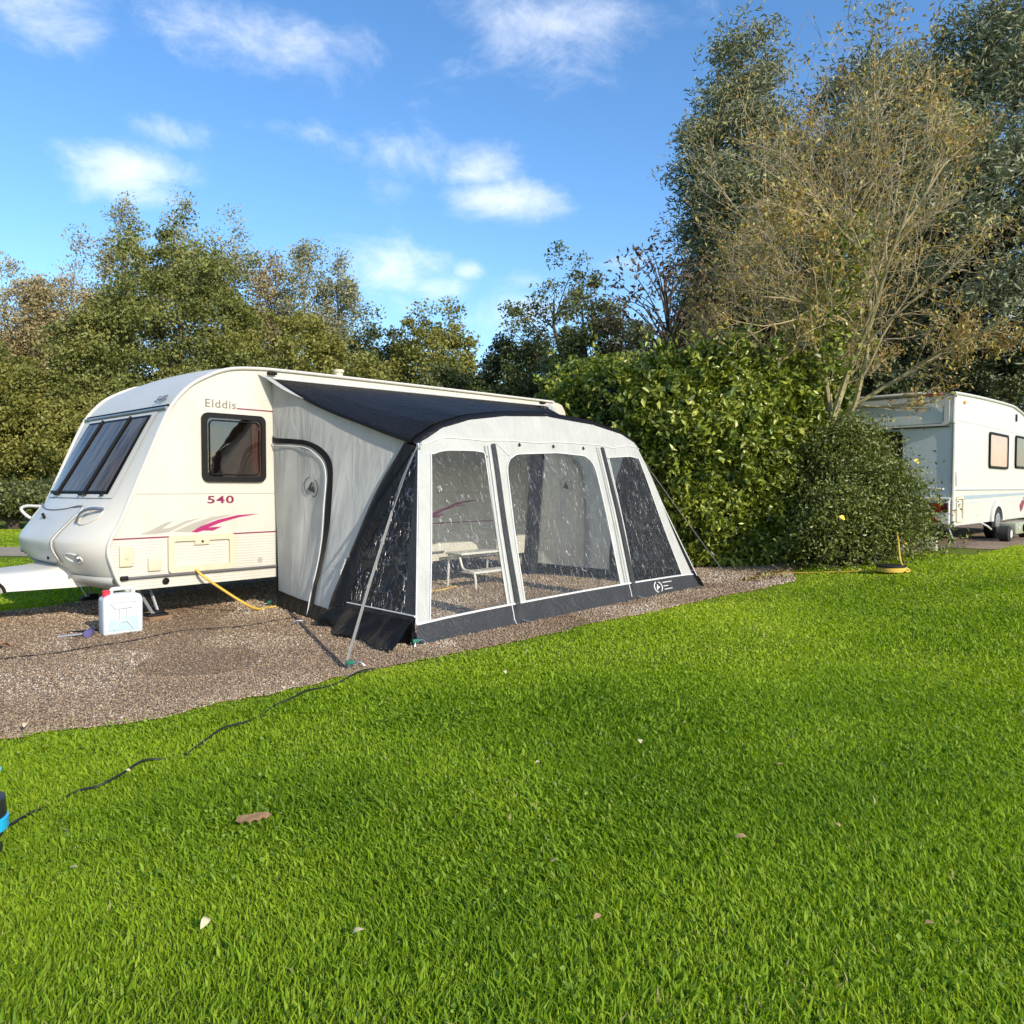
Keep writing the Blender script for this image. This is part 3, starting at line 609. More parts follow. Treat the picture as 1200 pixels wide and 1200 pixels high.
for side in (0, 1):
    T = (lambda p: p) if side == 0 else mir
    word = 'left' if side == 0 else 'right'
    SW = lambda a, b, out=0.0: T(Wl(a, b, out)); SL = lambda a, b, out=0.0: T(Lp(a, b, out))
    wall = MB().grid(lambda a, b: SW(a, lerp(.075, 1.0, b)), 40, 60).build('side_wall', f_wall, aw, ang=80)
    MB().grid(lambda a, b: SW(a, .078 * b, .012 + .02 * (1 - b) * math.sin(a * 21) ** 2), 30, 4).build('mud_skirt', f_black, aw, ang=80)
    do, di = crom(door_o, 6), crom(door_i, 6); band = MB()
    band.grid(lambda a, b: SW(*(np.array(do[min(len(do) - 1, round(b * (len(do) - 1)))]) * (1 - a) + np.array(di[min(len(di) - 1, round(b * (len(di) - 1)))]) * a), .014), 2, len(do) - 1)
    dz = band.build('door_zip', f_black, wall, ang=80)
    MB().tube([SW(p[0] - .006, p[1] - .012, .02) for p in di], .006, 6).build('zip_edge', f_piping, dz)
    emblem(lambda a, b, out: SW(a, b, out), .425, .612, .072, .045, simple('dark_print', (.03, .03, .035), .6), 'emblem', wall, .014 if side == 0 else -.012)
    # upright pad against the caravan
    MB().tube([T(np.array([.075 + (.0 if side == 0 else .0), -.03, z])) for z in np.linspace(0.02, 2.46, 14)], .022 if side == 0 else .13, 8, flat=1.0).build('upright_pad', f_black, aw)
    # black outer sleeve of the air beam down the side
    MB().grid(lambda a, b: T((1 - a) * along(LE_s, b) + a * along(RB_s, b) + np.array([-.07 * math.sin(math.pi * a), 0, 0])), 8, 40).build('beam_sleeve', f_black, aw, ang=80)
    # smoked corner window, with charcoal edging to the front
    MB().grid(lambda a, b: SL(lerp(.0, .86, a), lerp(.13, .97, b)), 30, 40).build('corner_window', smoke, aw, ang=85)
    MB().grid(lambda a, b: SL(lerp(.86, 1.0, a), lerp(.0, 1.0, b), .004), 4, 30).build('corner_edging', f_char, aw, ang=80)
    MB().grid(lambda a, b: SL(a, lerp(.0, .13, b), .02 + .07 * (1 - b) * (.4 + .6 * math.sin(a * 9 + 1) ** 2)), 40, 8).build('mud_skirt', f_black, aw, ang=80)
    MB().tube([SL(a, .13, .012) for a in np.linspace(.0, 1, 16)], .009, 6).build('piping', f_piping, aw)
    MB().tube([T(fe0 + (fe1 - fe0) * t + np.array([0, -.004, 0])) for t in np.linspace(.09, 1, 12)], .006, 6).build('piping', f_piping, aw)
    # webbing straps from the shoulder
    if side == 0:
        MB().tube([(-1.16, -2.955, .03), (-.75, -2.70, .55), (-.30, -2.43, 1.10)], .028, 4, flat=.12, upv=(1, 0, .9)).build('guy_strap', simple('pale_webbing', (.26, .26, .255), .6, .15, 40), aw)
        MB().tube([(-.30, -2.43, 1.10), (.05, -2.20, 1.45), (.34, -2.02, 1.70)], .008, 5).tube([(-.30, -2.43, 1.10), (-.0, -2.17, 1.33), (.30, -1.99, 1.62)], .006, 5).build('guy_cord', f_strap, aw)
        MB().box((.352, -2.02, 1.69), (.03, .03, .07), bev=.005).build('buckle', chrome, aw)
        # loose flap spread over the gravel
        def flap(a, b):
            p = lerp(np.array([-.20, -1.45, .20]), np.array([-.27, -2.66, .20]), a); q = lerp(np.array([-.36, -1.40, .012]), np.array([-.66, -2.86, .012]), a) + np.array([.10 * math.sin(a * 13) * (1 - a), 0, .01])
            r = lerp(p, q, b); r[2] += .05 * math.sin(a * 17 + b * 2) ** 2 * b * (1 - b) * 3 + .02 * abs(math.sin(a * 11)) * b; r[0] -= .05 * math.sin(math.pi * b) * math.sin(a * 15 + 1); return r
        MB().grid(flap, 46, 10).build('loose_skirt', f_black, aw, ang=85)
        # maker's script on the sleeve, a white peak over a squiggle
        def sl_(a, b): return (1 - a) * along(LE_s, b) + a * along(RB_s, b) + np.array([-.085 * math.sin(math.pi * a) - .012, 0, 0])
        bb = np.linspace(.27, .345, 26)
        MB().tube([sl_(.28 + .11 * math.sin(i * 1.9), b) for i, b in enumerate(bb)], .006, 5).tube([sl_(.47, .27), sl_(.47, .34)], .004, 4).build('sleeve_print', f_piping, aw)
        MB().add([sl_(.02, .358), sl_(.62, .362), sl_(.42, .40), sl_(.30, .372), sl_(.2, .385)], [(0, 1, 2, 3, 4)]).build('emblem', f_piping, aw)
    else:
        MB().tube([(4.19, -1.98, 1.78), (4.95, -2.25, .90), (5.72, -2.52, .04)], .007, 5).build('guy_cord', f_strap, aw)
        MB().tube([(4.40, -2.05, 1.54), (4.52, -2.12, 1.30), (4.60, -2.10, 1.22), (4.66, -2.12, 1.02)], .014, 4, flat=.2).build('strap_tail', simple('pale_webbing', (.26, .26, .255), .6, .15, 40), aw)
# ---- beam over the front and the roof
bp = [arch_pt(s, -1.93, -.045) for s in np.linspace(0.0, 1, 44)]
MB().tube(bp, .085, 12).build('air_beam', f_black, aw, ang=80)
def roof(a, b):
    rail = np.array([lerp(.03, 4.62, a), -.014, lerp(2.475, 2.555, a)])
    s = a; q = arch_pt(s, -1.95, .038); q[0] += -.05 * (1 - a) + .05 * a
    p = lerp(rail, q, b); p[2] -= .05 * math.sin(math.pi * b) * (1 - .5 * math.sin(math.pi * a)) + .016 * math.sin(30 * a + 7 * b) * math.sin(math.pi * b) * b
    return p
MB().grid(roof, 90, 40).build('roof_sheet', f_navy, aw, ang=80)
MB().tube([roof(0, b) + np.array([0, 0, -.01]) for b in np.linspace(0, 1, 20)], .022, 8).build('roof_edge', f_black, aw)
MB().tube([roof(1, b) + np.array([0, 0, -.01]) for b in np.linspace(0, 1, 20)], .022, 8).build('roof_edge', f_black, aw)
MB().tube([roof(a, 0) + np.array([0, -.004, .012]) for a in np.linspace(0, 1, 30)], .014, 8).build('rail_bead', white_pl, aw)
for k, (sg, x0) in enumerate(((-1, .03), (1, 4.62))):
    z0 = 2.475 if k == 0 else 2.555
    def fl_(a, b):
        p = lerp(np.array([x0 + sg * .17, -.03, z0 + .055]), roof(k, 0) + np.array([0, -.02, .0]), b); q = roof(k, .27) + np.array([sg * .02, 0, -.015])
        r = lerp(p, q, a); r[2] -= .03 * math.sin(math.pi * a) * (1 - b); return r
    MB().grid(fl_, 10, 4).build('rail_flap', f_grey, aw, ang=80)
for x in (.02, 4.60): MB().box((x, -.03, 2.535 if x < 1 else 2.60), (.10, .05, .03), bev=.008).build('rail_clip', rubber, aw)
# folding step inside, seen through the film
stp = empty('folding_step', wl(2.85, -.42, 0), TH, 'white tube framed step standing inside the awning at the caravan door', 'step')
MB().box((0, .12, .445), (.80, .30, .03), bev=.008).build('tread', white_pl, stp)
MB().box((0.02, -.12, .215), (.80, .24, .03), bev=.008).build('tread', white_pl, stp)
for x in (-.36, .38):
    MB().tube(crom([(x, .20, .43), (x, .06, .42), (x, -.02, .26), (x, -.18, .23), (x, -.24, .16), (x, -.25, .01)], 5), .016, 8).build('leg', white_pl, stp)
    MB().tube([(x, .24, .43), (x, .27, .01)], .016, 8).build('leg', white_pl, stp)
# ------------------------------------------------------------------ white touring caravan (right)
TH2 = R(45.5); P0 = Vector((7.42, 12.8, .306))
c2 = empty('white_caravan', P0, TH2, 'white caravan with red top light and blue side stripes, parked behind the hedge', 'caravan')
wsh = simple('white_caravan_paint', (.57, .555, .50), .4, .03, 2.0, coat=.15, dirt=.12)
rearp = simple('rear_panel_shade_tint', (.58, .62, .63), .35, .03, 2, coat=.2, dirt=.05)  # blue of the shaded rear is mixed into this shell colour
KEY2 = [(0.06, .35), (.0, .42), (-.01, .80), (0.0, 1.5), (.0, 2.04), (-.03, 2.12), (.0, 2.45), (.05, 2.56), (.16, 2.60), (2.0, 2.66), (4.0, 2.69), (4.6, 2.66), (5.4, 2.56), (6.1, 2.36), (6.6, 1.9), (6.85, 1.2), (6.8, .6), (6.6, .35)]
PR2 = [tuple(p) for p in crom(KEY2, 5)]
mb = MB(); YY = [0, .03, .1, .25, .6, 1.1, 1.6, 1.95, 2.1, 2.17, 2.2]
def cr2(y): return .05 * (1 - abs((y - 1.1) / 1.1) ** 2.5)
vs = [(x, y, z + cr2(y) * min(1, max(0, (z - 2.4) / .2))) for x, z in PR2 for y in YY]; q = len(YY)
mb.add(vs, [(i * q + j, i * q + j + 1, (i + 1) * q + j + 1, (i + 1) * q + j) for i in range(len(PR2) - 1) for j in range(q - 1)], 0)
for y in (0, 2.2): mb.add([(x, y, z) for x, z in PR2], [tuple(range(len(PR2)))], 1)
mb.add([(.06, 0, .35), (6.6, 0, .35), (6.6, 2.2, .35), (.06, 2.2, .35)], [(0, 1, 2, 3)], 2)
mb.build('body', [rearp, wsh, under_m], c2, ang=30)
for y in (-.010, 2.21): MB().tube([(x, y, z) for x, z in PR2], .026, 8).build('edge_trim', white_pl, c2)
# rear: raised upper panel, window, lights, handle
up = [(-.034, 1.1 + a, 2.30 + b) for a, b in rrect(2.10, .50, .09)]; ui = [(-.034, 1.1 + a, 2.27 + b) for a, b in rrect(1.94, .38, .07)]
MB().frame(up, ui, (-.028, 0, 0)).build('upper_surround', white_pl, c2)
MB().box((-.022, 1.1, 2.035), (.02, 2.1, .018)).build('rear_seam', simple('dark_seam', (.08, .08, .09), .6), c2)
MB().box((.03, 1.2, 2.62), (.20, 1.5, .05), bev=.02).build('roof_lip', white_pl, c2)
MB().box((-.03, .31, 2.585), (.09, .27, .05), bev=.012).build('high_brake_light', redlens, c2)
decal2 = MB().prism([(-.018, .62, 2.14), (-.018, .30, 2.19), (-.018, .22, 2.205), (-.018, .38, 2.215), (-.018, .60, 2.17), (-.018, .68, 2.15)], (-.004, 0, 0)).build('swoosh_decal', simple('black_decal', (.03, .03, .035), .4), c2)
MB().prism([(-.018, 1.5, 2.12), (-.018, 1.0, 2.13), (-.018, .75, 2.16), (-.018, 1.05, 2.165), (-.018, 1.45, 2.14)], (-.004, 0, 0)).build('swoosh_decal', greydecal, c2)
wf = MB().frame([(-.004, 1.36 + a, 1.62 + b) for a, b in rrect(1.14, .74, .08)], [(-.004, 1.36 + a, 1.62 + b) for a, b in rrect(1.06, .66, .06)], (-.03, 0, 0)).build('rear_window', rubber, c2)
MB().add([(-.018, 1.36 + a, 1.62 + b) for a, b in rrect(1.07, .67, .06)], [tuple(range(28))]).build('pane', simple('brown_pane', (.06, .035, .028), .06, .2), wf)
MB().tube(crom([(-.01, .42, .985), (-.05, .38, .99), (-.055, .27, .985), (-.05, .16, .98), (-.01, .13, .98)], 5), .018, 8).build('grab_handle', white_pl, c2)
MB().box((-.03, 1.1, .60), (.06, 2.16, .46), bev=.03).box((-.055, 1.1, .815), (.06, 2.18, .05), bev=.015).build('bumper', white_pl, c2)
for yc in (.24, 1.96):
    lm = MB().box((-.066, yc, .665), (.04, .40, .16), bev=.015).build('rear_lamp', simple('dark_lens', (.05, .012, .012), .15, .3), c2)
    MB().box((-.088, yc - .02, .665), (.012, .13, .13), bev=.004).build('lens', redlens, lm)
    MB().lathe([(.045, 0), (.04, -.012), (.01, -.018)], 14, (-.088, yc + .12, .665), 'x').build('reversing_lens', simple('clear_lens', (.4, .4, .4), .1), lm)
    tr_ = MB().prism([(-.064, yc + .19, .41), (-.064, yc - .05, .41), (-.064, yc + .07, .60)], (-.01, 0, 0)).build('triangle_reflector', redlens, c2)
# side
def fw2(x, z, w, h, mat, nm='side_window', bl=None):
    f = MB().frame([(x + a, -.002, z + b) for a, b in rrect(w, h, .08)], [(x + a, -.002, z + b) for a, b in rrect(w - .09, h - .09, .05)], (0, -.032, 0)).build(nm, rubber, c2)
    MB().add([(x + a, -.02, z + b) for a, b in rrect(w - .08, h - .08, .05)], [tuple(range(28))]).build('pane', mat, f)
    if bl: MB().box((x, -.006, z + .02), (w - .12, .006, h - .14)).build('blind', bl, f)
w_blind = simple('drawn_blind_pane', (.48, .26, .18), .12, .1, 3.0, coat=.5)
fw2(3.08, 1.72, 1.50, .69, w_blind); fw2(5.25, 1.76, 1.5, .69, simple('dark_brown_pane', (.10, .06, .05), .08, .3), 'side_window')
bluegrey = simple('blue_grey_stripe', (.30, .37, .42), .4, .08); palegrey = simple('pale_grey_stripe', (.50, .52, .52), .4, .05)
MB().box((3.3, -.012, .975), (6.5, .024, .03), bev=.006).build('belt_rail', palegrey, c2)
MB().box((3.3, -.003, 2.155), (6.3, .005, .012)).build('panel_seam', palegrey, c2)
MB().prism([(.40, -.001, .79), (6.7, -.001, .86), (6.7, -.001, .90), (.40, -.001, .86)], (0, -.003, 0)).build('side_stripe', bluegrey, c2)
MB().box((3.3, -.003, .745), (6.3, .005, .022)).build('side_stripe', palegrey, c2)
MB().tube([(.12, -.012, 1.02), (.12, -.018, 1.26), (.20, -.012, 1.03)], .012, 6).build('grab_handle', white_pl, c2)
hb2 = MB().frame([(.42 + a, -.001, .63 + b) for a, b in rrect(.42, .44, .04)], [(.42 + a, -.001, .63 + b) for a, b in rrect(.33, .35, .03)], (0, -.022, 0)).build('service_hatch', ivory, c2)
MB().box((.42, -.010, .70), (.10, .018, .05), bev=.005).build('latch', ivory, hb2)
for (x, z) in ((.62, 2.48), (4.55, 2.47)): MB().box((x, -.012, z), (.10 if x < 1 else .09, .024, .05 if x < 1 else .15), bev=.006).build('side_marker', orange_m if x < 1 else rubber, c2)
MB().lathe([(.025, 0), (.025, -.012)], 12, (.12, -.001, .58), 'y').build('side_reflector', orange_m, c2)
tt = [(math.cos(t), math.sin(t)) for t in np.linspace(0, math.pi, 18)]
MB().frame([(3.05 + a * .52, -.003, .36 + b * .40) for a, b in tt] + [(2.53, -.003, .35), (3.57, -.003, .35)], [(3.05 + a * .36, -.003, .36 + b * .28) for a, b in tt] + [(2.70, -.003, .35), (3.40, -.003, .35)], (0, -.035, 0)).build('wheel_spat', white_pl, c2)
MB().prism([(3.05 + a * .37, -.004, .36 + b * .29) for a, b in tt], (0, -.004, 0)).build('wheel_well', under_m, c2)
for y in (-.02, 2.02):
    w = MB().lathe([(.28, 0), (.31, .03), (.31, .15), (.29, .18)], 28, (3.05, y, .31), 'y').build('wheel', tyre_m, c2)
    ri = MB().lathe([(.2, -.008), (.18, -.014), (.06, .006)], 20, (3.05, y, .31), 'y').build('rim', rim_m, w)
MB().prism([(5.05 + a, -.001, .62 + b) for a, b in ((0, 0), (.5, .22), (.95, .30), (.6, .16), (.3, -.08), (.1, -.14))], (0, -.003, 0)).build('swoosh_decal', maroon, c2)
MB().box((3.4, .8, .28), (6.2, .06, .10)).box((3.4, 1.5, .28), (6.2, .06, .10)).build('chassis', under_m, c2)
MB().tube([(.5, .2, .35), (.55, .1, .03)], .02, 6).build('corner_steady', alu, c2)
MB().tube([(1.9, .03, .36), (1.95, -.10, .28), (2.1, -.12, .22)], .018, 8).build('waste_pipe', white_pl, c2)
# wheeled mover in front of its wheel
mv = empty('caravan_mover', P0 + Vector((math.cos(TH2) * 2.85, math.sin(TH2) * 2.85, 0)) + Vector((math.sin(TH2), -math.cos(TH2), 0)) * .36 + Vector((0, 0, .0)), TH2, 'grey green wheeled caravan mover standing by the white caravan wheel', 'mover')
mgrn = simple('grey_green_metal', (.30, .31, .22), .5, .15, dirt=.2)
MB().box((0, 0, .24), (1.25, .28, .22), bev=.03).build('housing', mgrn, mv)
MB().lathe([(.07, 0), (.07, -.03), (.04, -.035)], 16, (-.05, -.14, .24), 'y').build('motor_cap', rubber, mv)
MB().box((.35, -.145, .25), (.16, .012, .05), bev=.004).box((-.42, -.145, .25), (.12, .012, .05), bev=.004).build('label_plate', palegrey, mv)
for x in (-.82, .82):
    w = MB().lathe([(.12, -.09), (.15, -.07), (.15, .07), (.12, .09)], 24, (x, 0, .15), 'y').build('wheel', tyre_m, mv)
    MB().lathe([(.08, -.1), (.06, -.108), (.02, -.1)], 16, (x, 0, .15), 'y').build('rim', white_pl, w)
MB().tube([(-.82, 0, .15), (.82, 0, .15)], .025, 8).build('axle', chrome, mv)
# ------------------------------------------------------------------ small things
jc = empty('water_container', ground_at(142, 742), TH - R(4), 'translucent white water container with a red cap standing on the gravel', 'container')
jerry = bpy.data.materials.new('translucent_plastic'); jerry.use_nodes = True
pj = jerry.node_tree.nodes['Principled BSDF']; pj.inputs['Base Color'].default_value = (.74, .78, .80, 1); pj.inputs['Roughness'].default_value = .35; pj.inputs['Transmission Weight'].default_value = .25; pj.inputs['Subsurface Weight'].default_value = .3; pj.inputs['Subsurface Radius'].default_value = (.05, .06, .06)
jb = MB()
ol = [(-.165, 0), (.165, 0), (.168, .30), (.155, .345), (.10, .365), (-.10, .365), (-.165, .33)]
bm = bmesh.new(); lo_ = [bm.verts.new((x, -.075, z)) for x, z in ol]; f0 = bm.faces.new(lo_); ex = bmesh.ops.extrude_face_region(bm, geom=[f0])
for v in [g for g in ex['geom'] if isinstance(g, bmesh.types.BMVert)]: v.co.y = .075
bmesh.ops.bevel(bm, geom=list(bm.edges), offset=.022, segments=4, profile=.5, affect='EDGES'); bm.verts.index_update()
jb.add([v.co.copy() for v in bm.verts], [[v.index for v in f.verts] for f in bm.faces]); bm.free()
jbo = jb.build('body', jerry, jc, ang=50)
MB().box((0, 0, .10), (.27, .154, .16), bev=.02).build('water', simple('pale_blue_water', (.42, .55, .60), .1, .05), jbo)
rb_ = MB()
rb_.tube([(-.11, -.078, .29), (-.07, -.082, .24), (.07, -.082, .24), (.11, -.078, .29), (-.11, -.078, .29)], .008, 6)
rb_.tube([(-.08, -.08, .05), (-.03, -.082, .12), (.03, -.082, .12), (.08, -.08, .05)], .008, 6).tube([(-.03, -.082, .12), (-.03, -.082, .24)], .007, 6).tube([(.03, -.082, .12), (.03, -.082, .24)], .007, 6)
rb_.build('moulded_ribs', jerry, jbo)
MB().tube(crom([(-.08, 0, .345), (-.075, 0, .392), (-.05, 0, .402), (.09, 0, .402), (.105, 0, .39), (.105, 0, .35)], 5), .018, 8).build('handle', white_pl, jc)
MB().lathe([(.034, 0), (.034, .045), (.028, .052)], 18, (-.118, 0, .345)).build('cap', simple('red_cap', (.62, .03, .06), .35), jc)
MB().tube([(.075, -.005, .40), (.11, -.005, .405)], .02, 8).build('spout_lug', white_pl, jc)
pad = MB().box((0, 0, .02), (.24, .20, .04), bev=.004).build('wooden_block', wood_m); pad.location = wl(-1.18, .14, .008); pad.rotation_euler = (0, 0, TH + R(8)); tag(pad, 'brown wooden block under the front steady of the cream caravan', 'wood block')
mal = empty('mallet', ground_at(104, 743, .03), R(195), 'small mallet with a purple head lying on the gravel', 'mallet')
MB().lathe([(.030, -.05), (.036, -.04), (.036, .04), (.030, .05)], 16, (0, 0, .008), 'y').build('head', simple('purple_rubber', (.10, .09, .22), .5), mal)
MB().tube([(.03, 0, .004), (.24, .01, -.012)], .011, 8).build('handle', alu, mal)
pu = MB().tube([(0, 0, .012), (.12, .03, .018), (.17, .10, .012), (.26, .06, .02)], .010, 6).tube([(.05, .05, .012), (.16, -.02, .02)], .008, 6).build('peg_puller', rubber); pu.location = ground_at(78, 743); tag(pu, 'dark metal peg puller lying beside the mallet', 'tool')
# cables
def ground_line(pts, r, z=.014, k=6, seed=1, amp=.015):
    rr = random.Random(seed); c = crom([(p.x, p.y, p.z) for p in pts], k); out = []
    for p in c: out.append((p[0] + rr.uniform(-amp, amp), p[1] + rr.uniform(-amp, amp), p[2] + z))
    return out
hook = [wl(-.85, -.03, .475), wl(-.80, -.10, .40), wl(-.62, -.16, .25), wl(-.42, -.20, .10), wl(-.25, -.15, .02), wl(-.05, -.05, .0), wl(.4, -.05, 0), wl(1.2, -.3, 0), wl(2.0, -.42, 0), wl(2.6, -.25, 0)]
o = MB().tube([tuple(p + Vector((0, 0, .012))) for p in (Vector(q) for q in crom([tuple(h) for h in hook], 6))], .014, 8).build('power_cable', yellow_m); tag(o, 'yellow cable hanging from the service hatch and running under the awning', 'cable')
o = MB().tube(ground_line([ground_at(*q) for q in ((-25, 778), (10, 773), (60, 768), (120, 758), (160, 752), (205, 742), (255, 738), (290, 735), (330, 728), (352, 724))], .007, seed=3), .006, 6).build('thin_cable', blackc); tag(o, 'thin black cable lying along the gravel in front of the cream caravan', 'cable')
o = MB().tube(ground_line([ground_at(*q) for q in ((12, 976), (35, 958), (62, 944), (90, 931), (118, 928), (145, 916), (172, 897), (208, 889), (235, 876), (262, 862), (285, 853), (318, 832), (345, 824), (370, 810), (405, 800), (440, 786))], .01, seed=5, amp=.001), .0052, 7).build('hose_line', blackc)
for v in o.data.vertices: v.co.z += .010 + .018 * math.sin(v.co.x * 9 + v.co.y * 7)
tag(o, 'black hose snaking through the grass at the front left', 'hose')
# blue pump at the edge of the picture
bp_ = empty('water_pump', ground_at(-34, 990), 0, 'bright blue and black pump standing in the grass at the left edge', 'pump')
bl = simple('bright_blue_plastic', (.02, .42, .72), .3, .05, coat=.3); bk = simple('black_plastic', (.02, .02, .025), .35, .15)
MB().lathe([(.10, .04), (.118, .05), (.118, .09), (.112, .095)], 28).build('base_ring', bl, bp_)
MB().lathe([(.11, .095), (.112, .10), (.108, .16), (.09, .165), (.03, .168)], 28).build('body', bk, bp_)
MB().lathe([(.10, .0), (.10, .04)], 28).build('foot', bk, bp_)
MB().lathe([(.02, .16), (.03, .19), (.075, .23), (.098, .262), (.09, .266), (.02, .245)], 28).build('top_funnel', bl, bp_)
MB().tube([(-.10, -.10, .03), (.05, -.125, .03), (.17, -.09, .035)], .02, 10).build('outlet_pipe', bk, bp_)
MB().tube([(.085 + .0, -.115 + .027 * math.cos(t), .032 + .027 * math.sin(t)) for t in np.linspace(0, 2 * math.pi, 18)], .006, 6).build('pipe_clip', white_pl, bp_)
# cable reel by the hedge, with its lead up to the hook-up post
rp = on_terrain(1044, 671)
rl = empty('cable_reel', rp, R(20), 'yellow and black cable reel lying on the grass at the foot of the hedge', 'cable reel')
MB().lathe([(.17, .01), (.185, .02), (.185, .06), (.17, .075)], 28).build('cable_coil', yellow_m, rl)
MB().lathe([(.10, .08), (.19, .085), (.19, .10), (.06, .115)], 28).build('top_disc', blackc, rl)
pp = Vector((5.24, 10.95, 0)); pp.z = float(rise(pp.x))
po = empty('hookup_post', pp, R(20), 'small pale power hook-up post half hidden in the dark shrub', 'post')
MB().box((0, 0, .22), (.05, .05, .44), bev=.008).build('post', simple('grey_post', (.22, .22, .20), .7), po)
MB().box((.0, -.045, .45), (.11, .08, .10), bev=.015).build('plug_socket', white_pl, po)
ld = crom([tuple(pp + Vector((.02, -.08, .46))), tuple(pp + Vector((.06, -.20, .50))), tuple(pp + Vector((.14, -.34, .46))), tuple(rp + Vector((.12, -.02, .14))), tuple(rp + Vector((.20, -.09, .04))), tuple(rp + Vector((.10, -.18, .03)))], 7)
o = MB().tube(ld, .012, 7).build('power_lead', yellow_m); tag(o, 'yellow lead looping from the hook-up post down to the reel', 'cable')
o = MB().tube([tuple(on_terrain(*q) + Vector((0, 0, .02))) for q in ((905, 674), (940, 673), (975, 672), (1010, 671), (1030, 671))], .009, 6).build('ground_lead', yellow_m); tag(o, 'yellow cable lying along the grass edge below the hedge', 'cable')
o = MB().tube([tuple(on_terrain(*q) + Vector((0, 0, .03))) for q in ((1176, 613), (1186, 618), (1196, 627), (1206, 628))], .03, 6).build('black_strap', blackc); tag(o, 'black strap lying on the ground beyond the caravan mover', 'strap')
# pegs
grn = simple('green_peg_head', (.02, .16, .10), .5)
pegs = [((405, 786), 'steel peg with green head holding the pale guy strap of the awning'), ((485, 760), 'green headed peg at the front left corner of the awning'), ((316, 712), 'green headed peg beside the cream caravan where the yellow cable ends'),
        ((607, 733), 'steel peg at the foot of the left door strap'), ((749, 700), 'steel peg at the foot of the right door strap'), ((360, 733), 'steel peg at the foot of the side door zip'), ((819, 690), 'steel peg at the front right corner of the awning'), ((887, 674), 'steel peg holding the black guy cord near the hedge')]
p0_ = None
for k, (q, lab) in enumerate(pegs):
    P = on_terrain(*q)
    g = empty('tent_peg', P, R(40 * k), lab, 'peg', 'pegs round the awning')
    if k == 0:
        me1 = MB().tube([(.0, 0, -.02), (.03, .02, .05), (.10, .03, .055), (.13, .03, .03)], .008, 6).build('shaft', chrome, g)
        me2 = MB().box((.03, .02, .055), (.06, .025, .03), bev=.006).build('head', grn, g); m3 = me2
    else:
        a = me1.copy(); COL.objects.link(a); a.parent = g
        if k < 3: b = me2.copy(); COL.objects.link(b); b.parent = g
# fallen leaves and bark
lf = simple('dry_leaf', (.42, .26, .12), .7, .35, 20); pale = simple('pale_dry_leaf', (.60, .50, .30), .7, .25, 20)
def leafshape(s, curl):
    m = MB()
    prof = [(0, .0), (.12, .16), (.3, .30), (.5, .34), (.7, .26), (.88, .12), (1, 0)]
    m.add([(s * (t - .5), sg * s * w * .8, s * (curl * (w * 1.6) + .15 * curl * math.sin(t * 5))) for t, w in prof for sg in (-1, 0, 1)], [(i * 3 + j, i * 3 + j + 1, i * 3 + j + 4, i * 3 + j + 3) for i in range(6) for j in range(2)])
    return m
bk2 = MB().prism([(-.064, -.006, 0), (-.045, -.017, 0), (-.03, -.010, 0), (-.012, -.022, 0), (.004, -.011, 0), (.02, -.018, 0), (.036, -.008, 0), (.050, -.014, 0), (.066, .002, 0), (.052, .013, 0), (.02, .017, 0), (-.02, .014, 0), (-.050, .016, 0), (-.060, .008, 0)], (0, 0, .006)).build('bark_piece', simple('brown_bark', (.22, .13, .065), .85, .35, 30, bump=.5)); bk2.location = ground_at(297, 971) + Vector((0, 0, .042)); bk2.rotation_euler = (R(35), R(-6), R(8)); tag(bk2, 'flat brown piece of bark lying on the grass, larger than the leaves', 'bark')
ol_ = leafshape(.17, .3).build('autumn_leaf', simple('orange_leaf', (.70, .30, .08), .6, .3, 15)); ol_.location = ground_at(3, 762) + Vector((0, 0, .03)); ol_.rotation_euler = (0, R(10), R(70)); tag(ol_, 'orange leaf lying on the gravel at the left edge', 'leaf')
LM = [leafshape(.085, .4), leafshape(.07, .25)]
srcs = [LM[0].build('fallen_leaf', pale), LM[1].build('fallen_leaf', lf)]
spots = [(630, 905), (914, 907), (1038, 910), (1155, 838), (85, 1035), (648, 1024), (592, 795), (700, 1092), (420, 1110), (980, 980), (750, 880), (868, 995), (150, 915), (55, 885), (240, 1100), (516, 868), (30, 860), (1090, 1100)]
for k, q in enumerate(spots):
    o = srcs[k] if k < 2 else srcs[k % 2].copy()
    if k >= 2: COL.objects.link(o)
    o.location = on_terrain(*q) + Vector((0, 0, .045)); o.rotation_euler = (random.uniform(-.4, .4), random.uniform(-.4, .4), random.uniform(0, 6)); o.scale = [random.uniform(.35, .65)] * 3
    tag(o, 'small pale straw coloured leaf fallen on the lawn' if k % 2 == 0 else 'small brown leaf fallen on the lawn', 'leaf', 'pale leaves on the lawn' if k % 2 == 0 else 'brown leaves on the lawn')
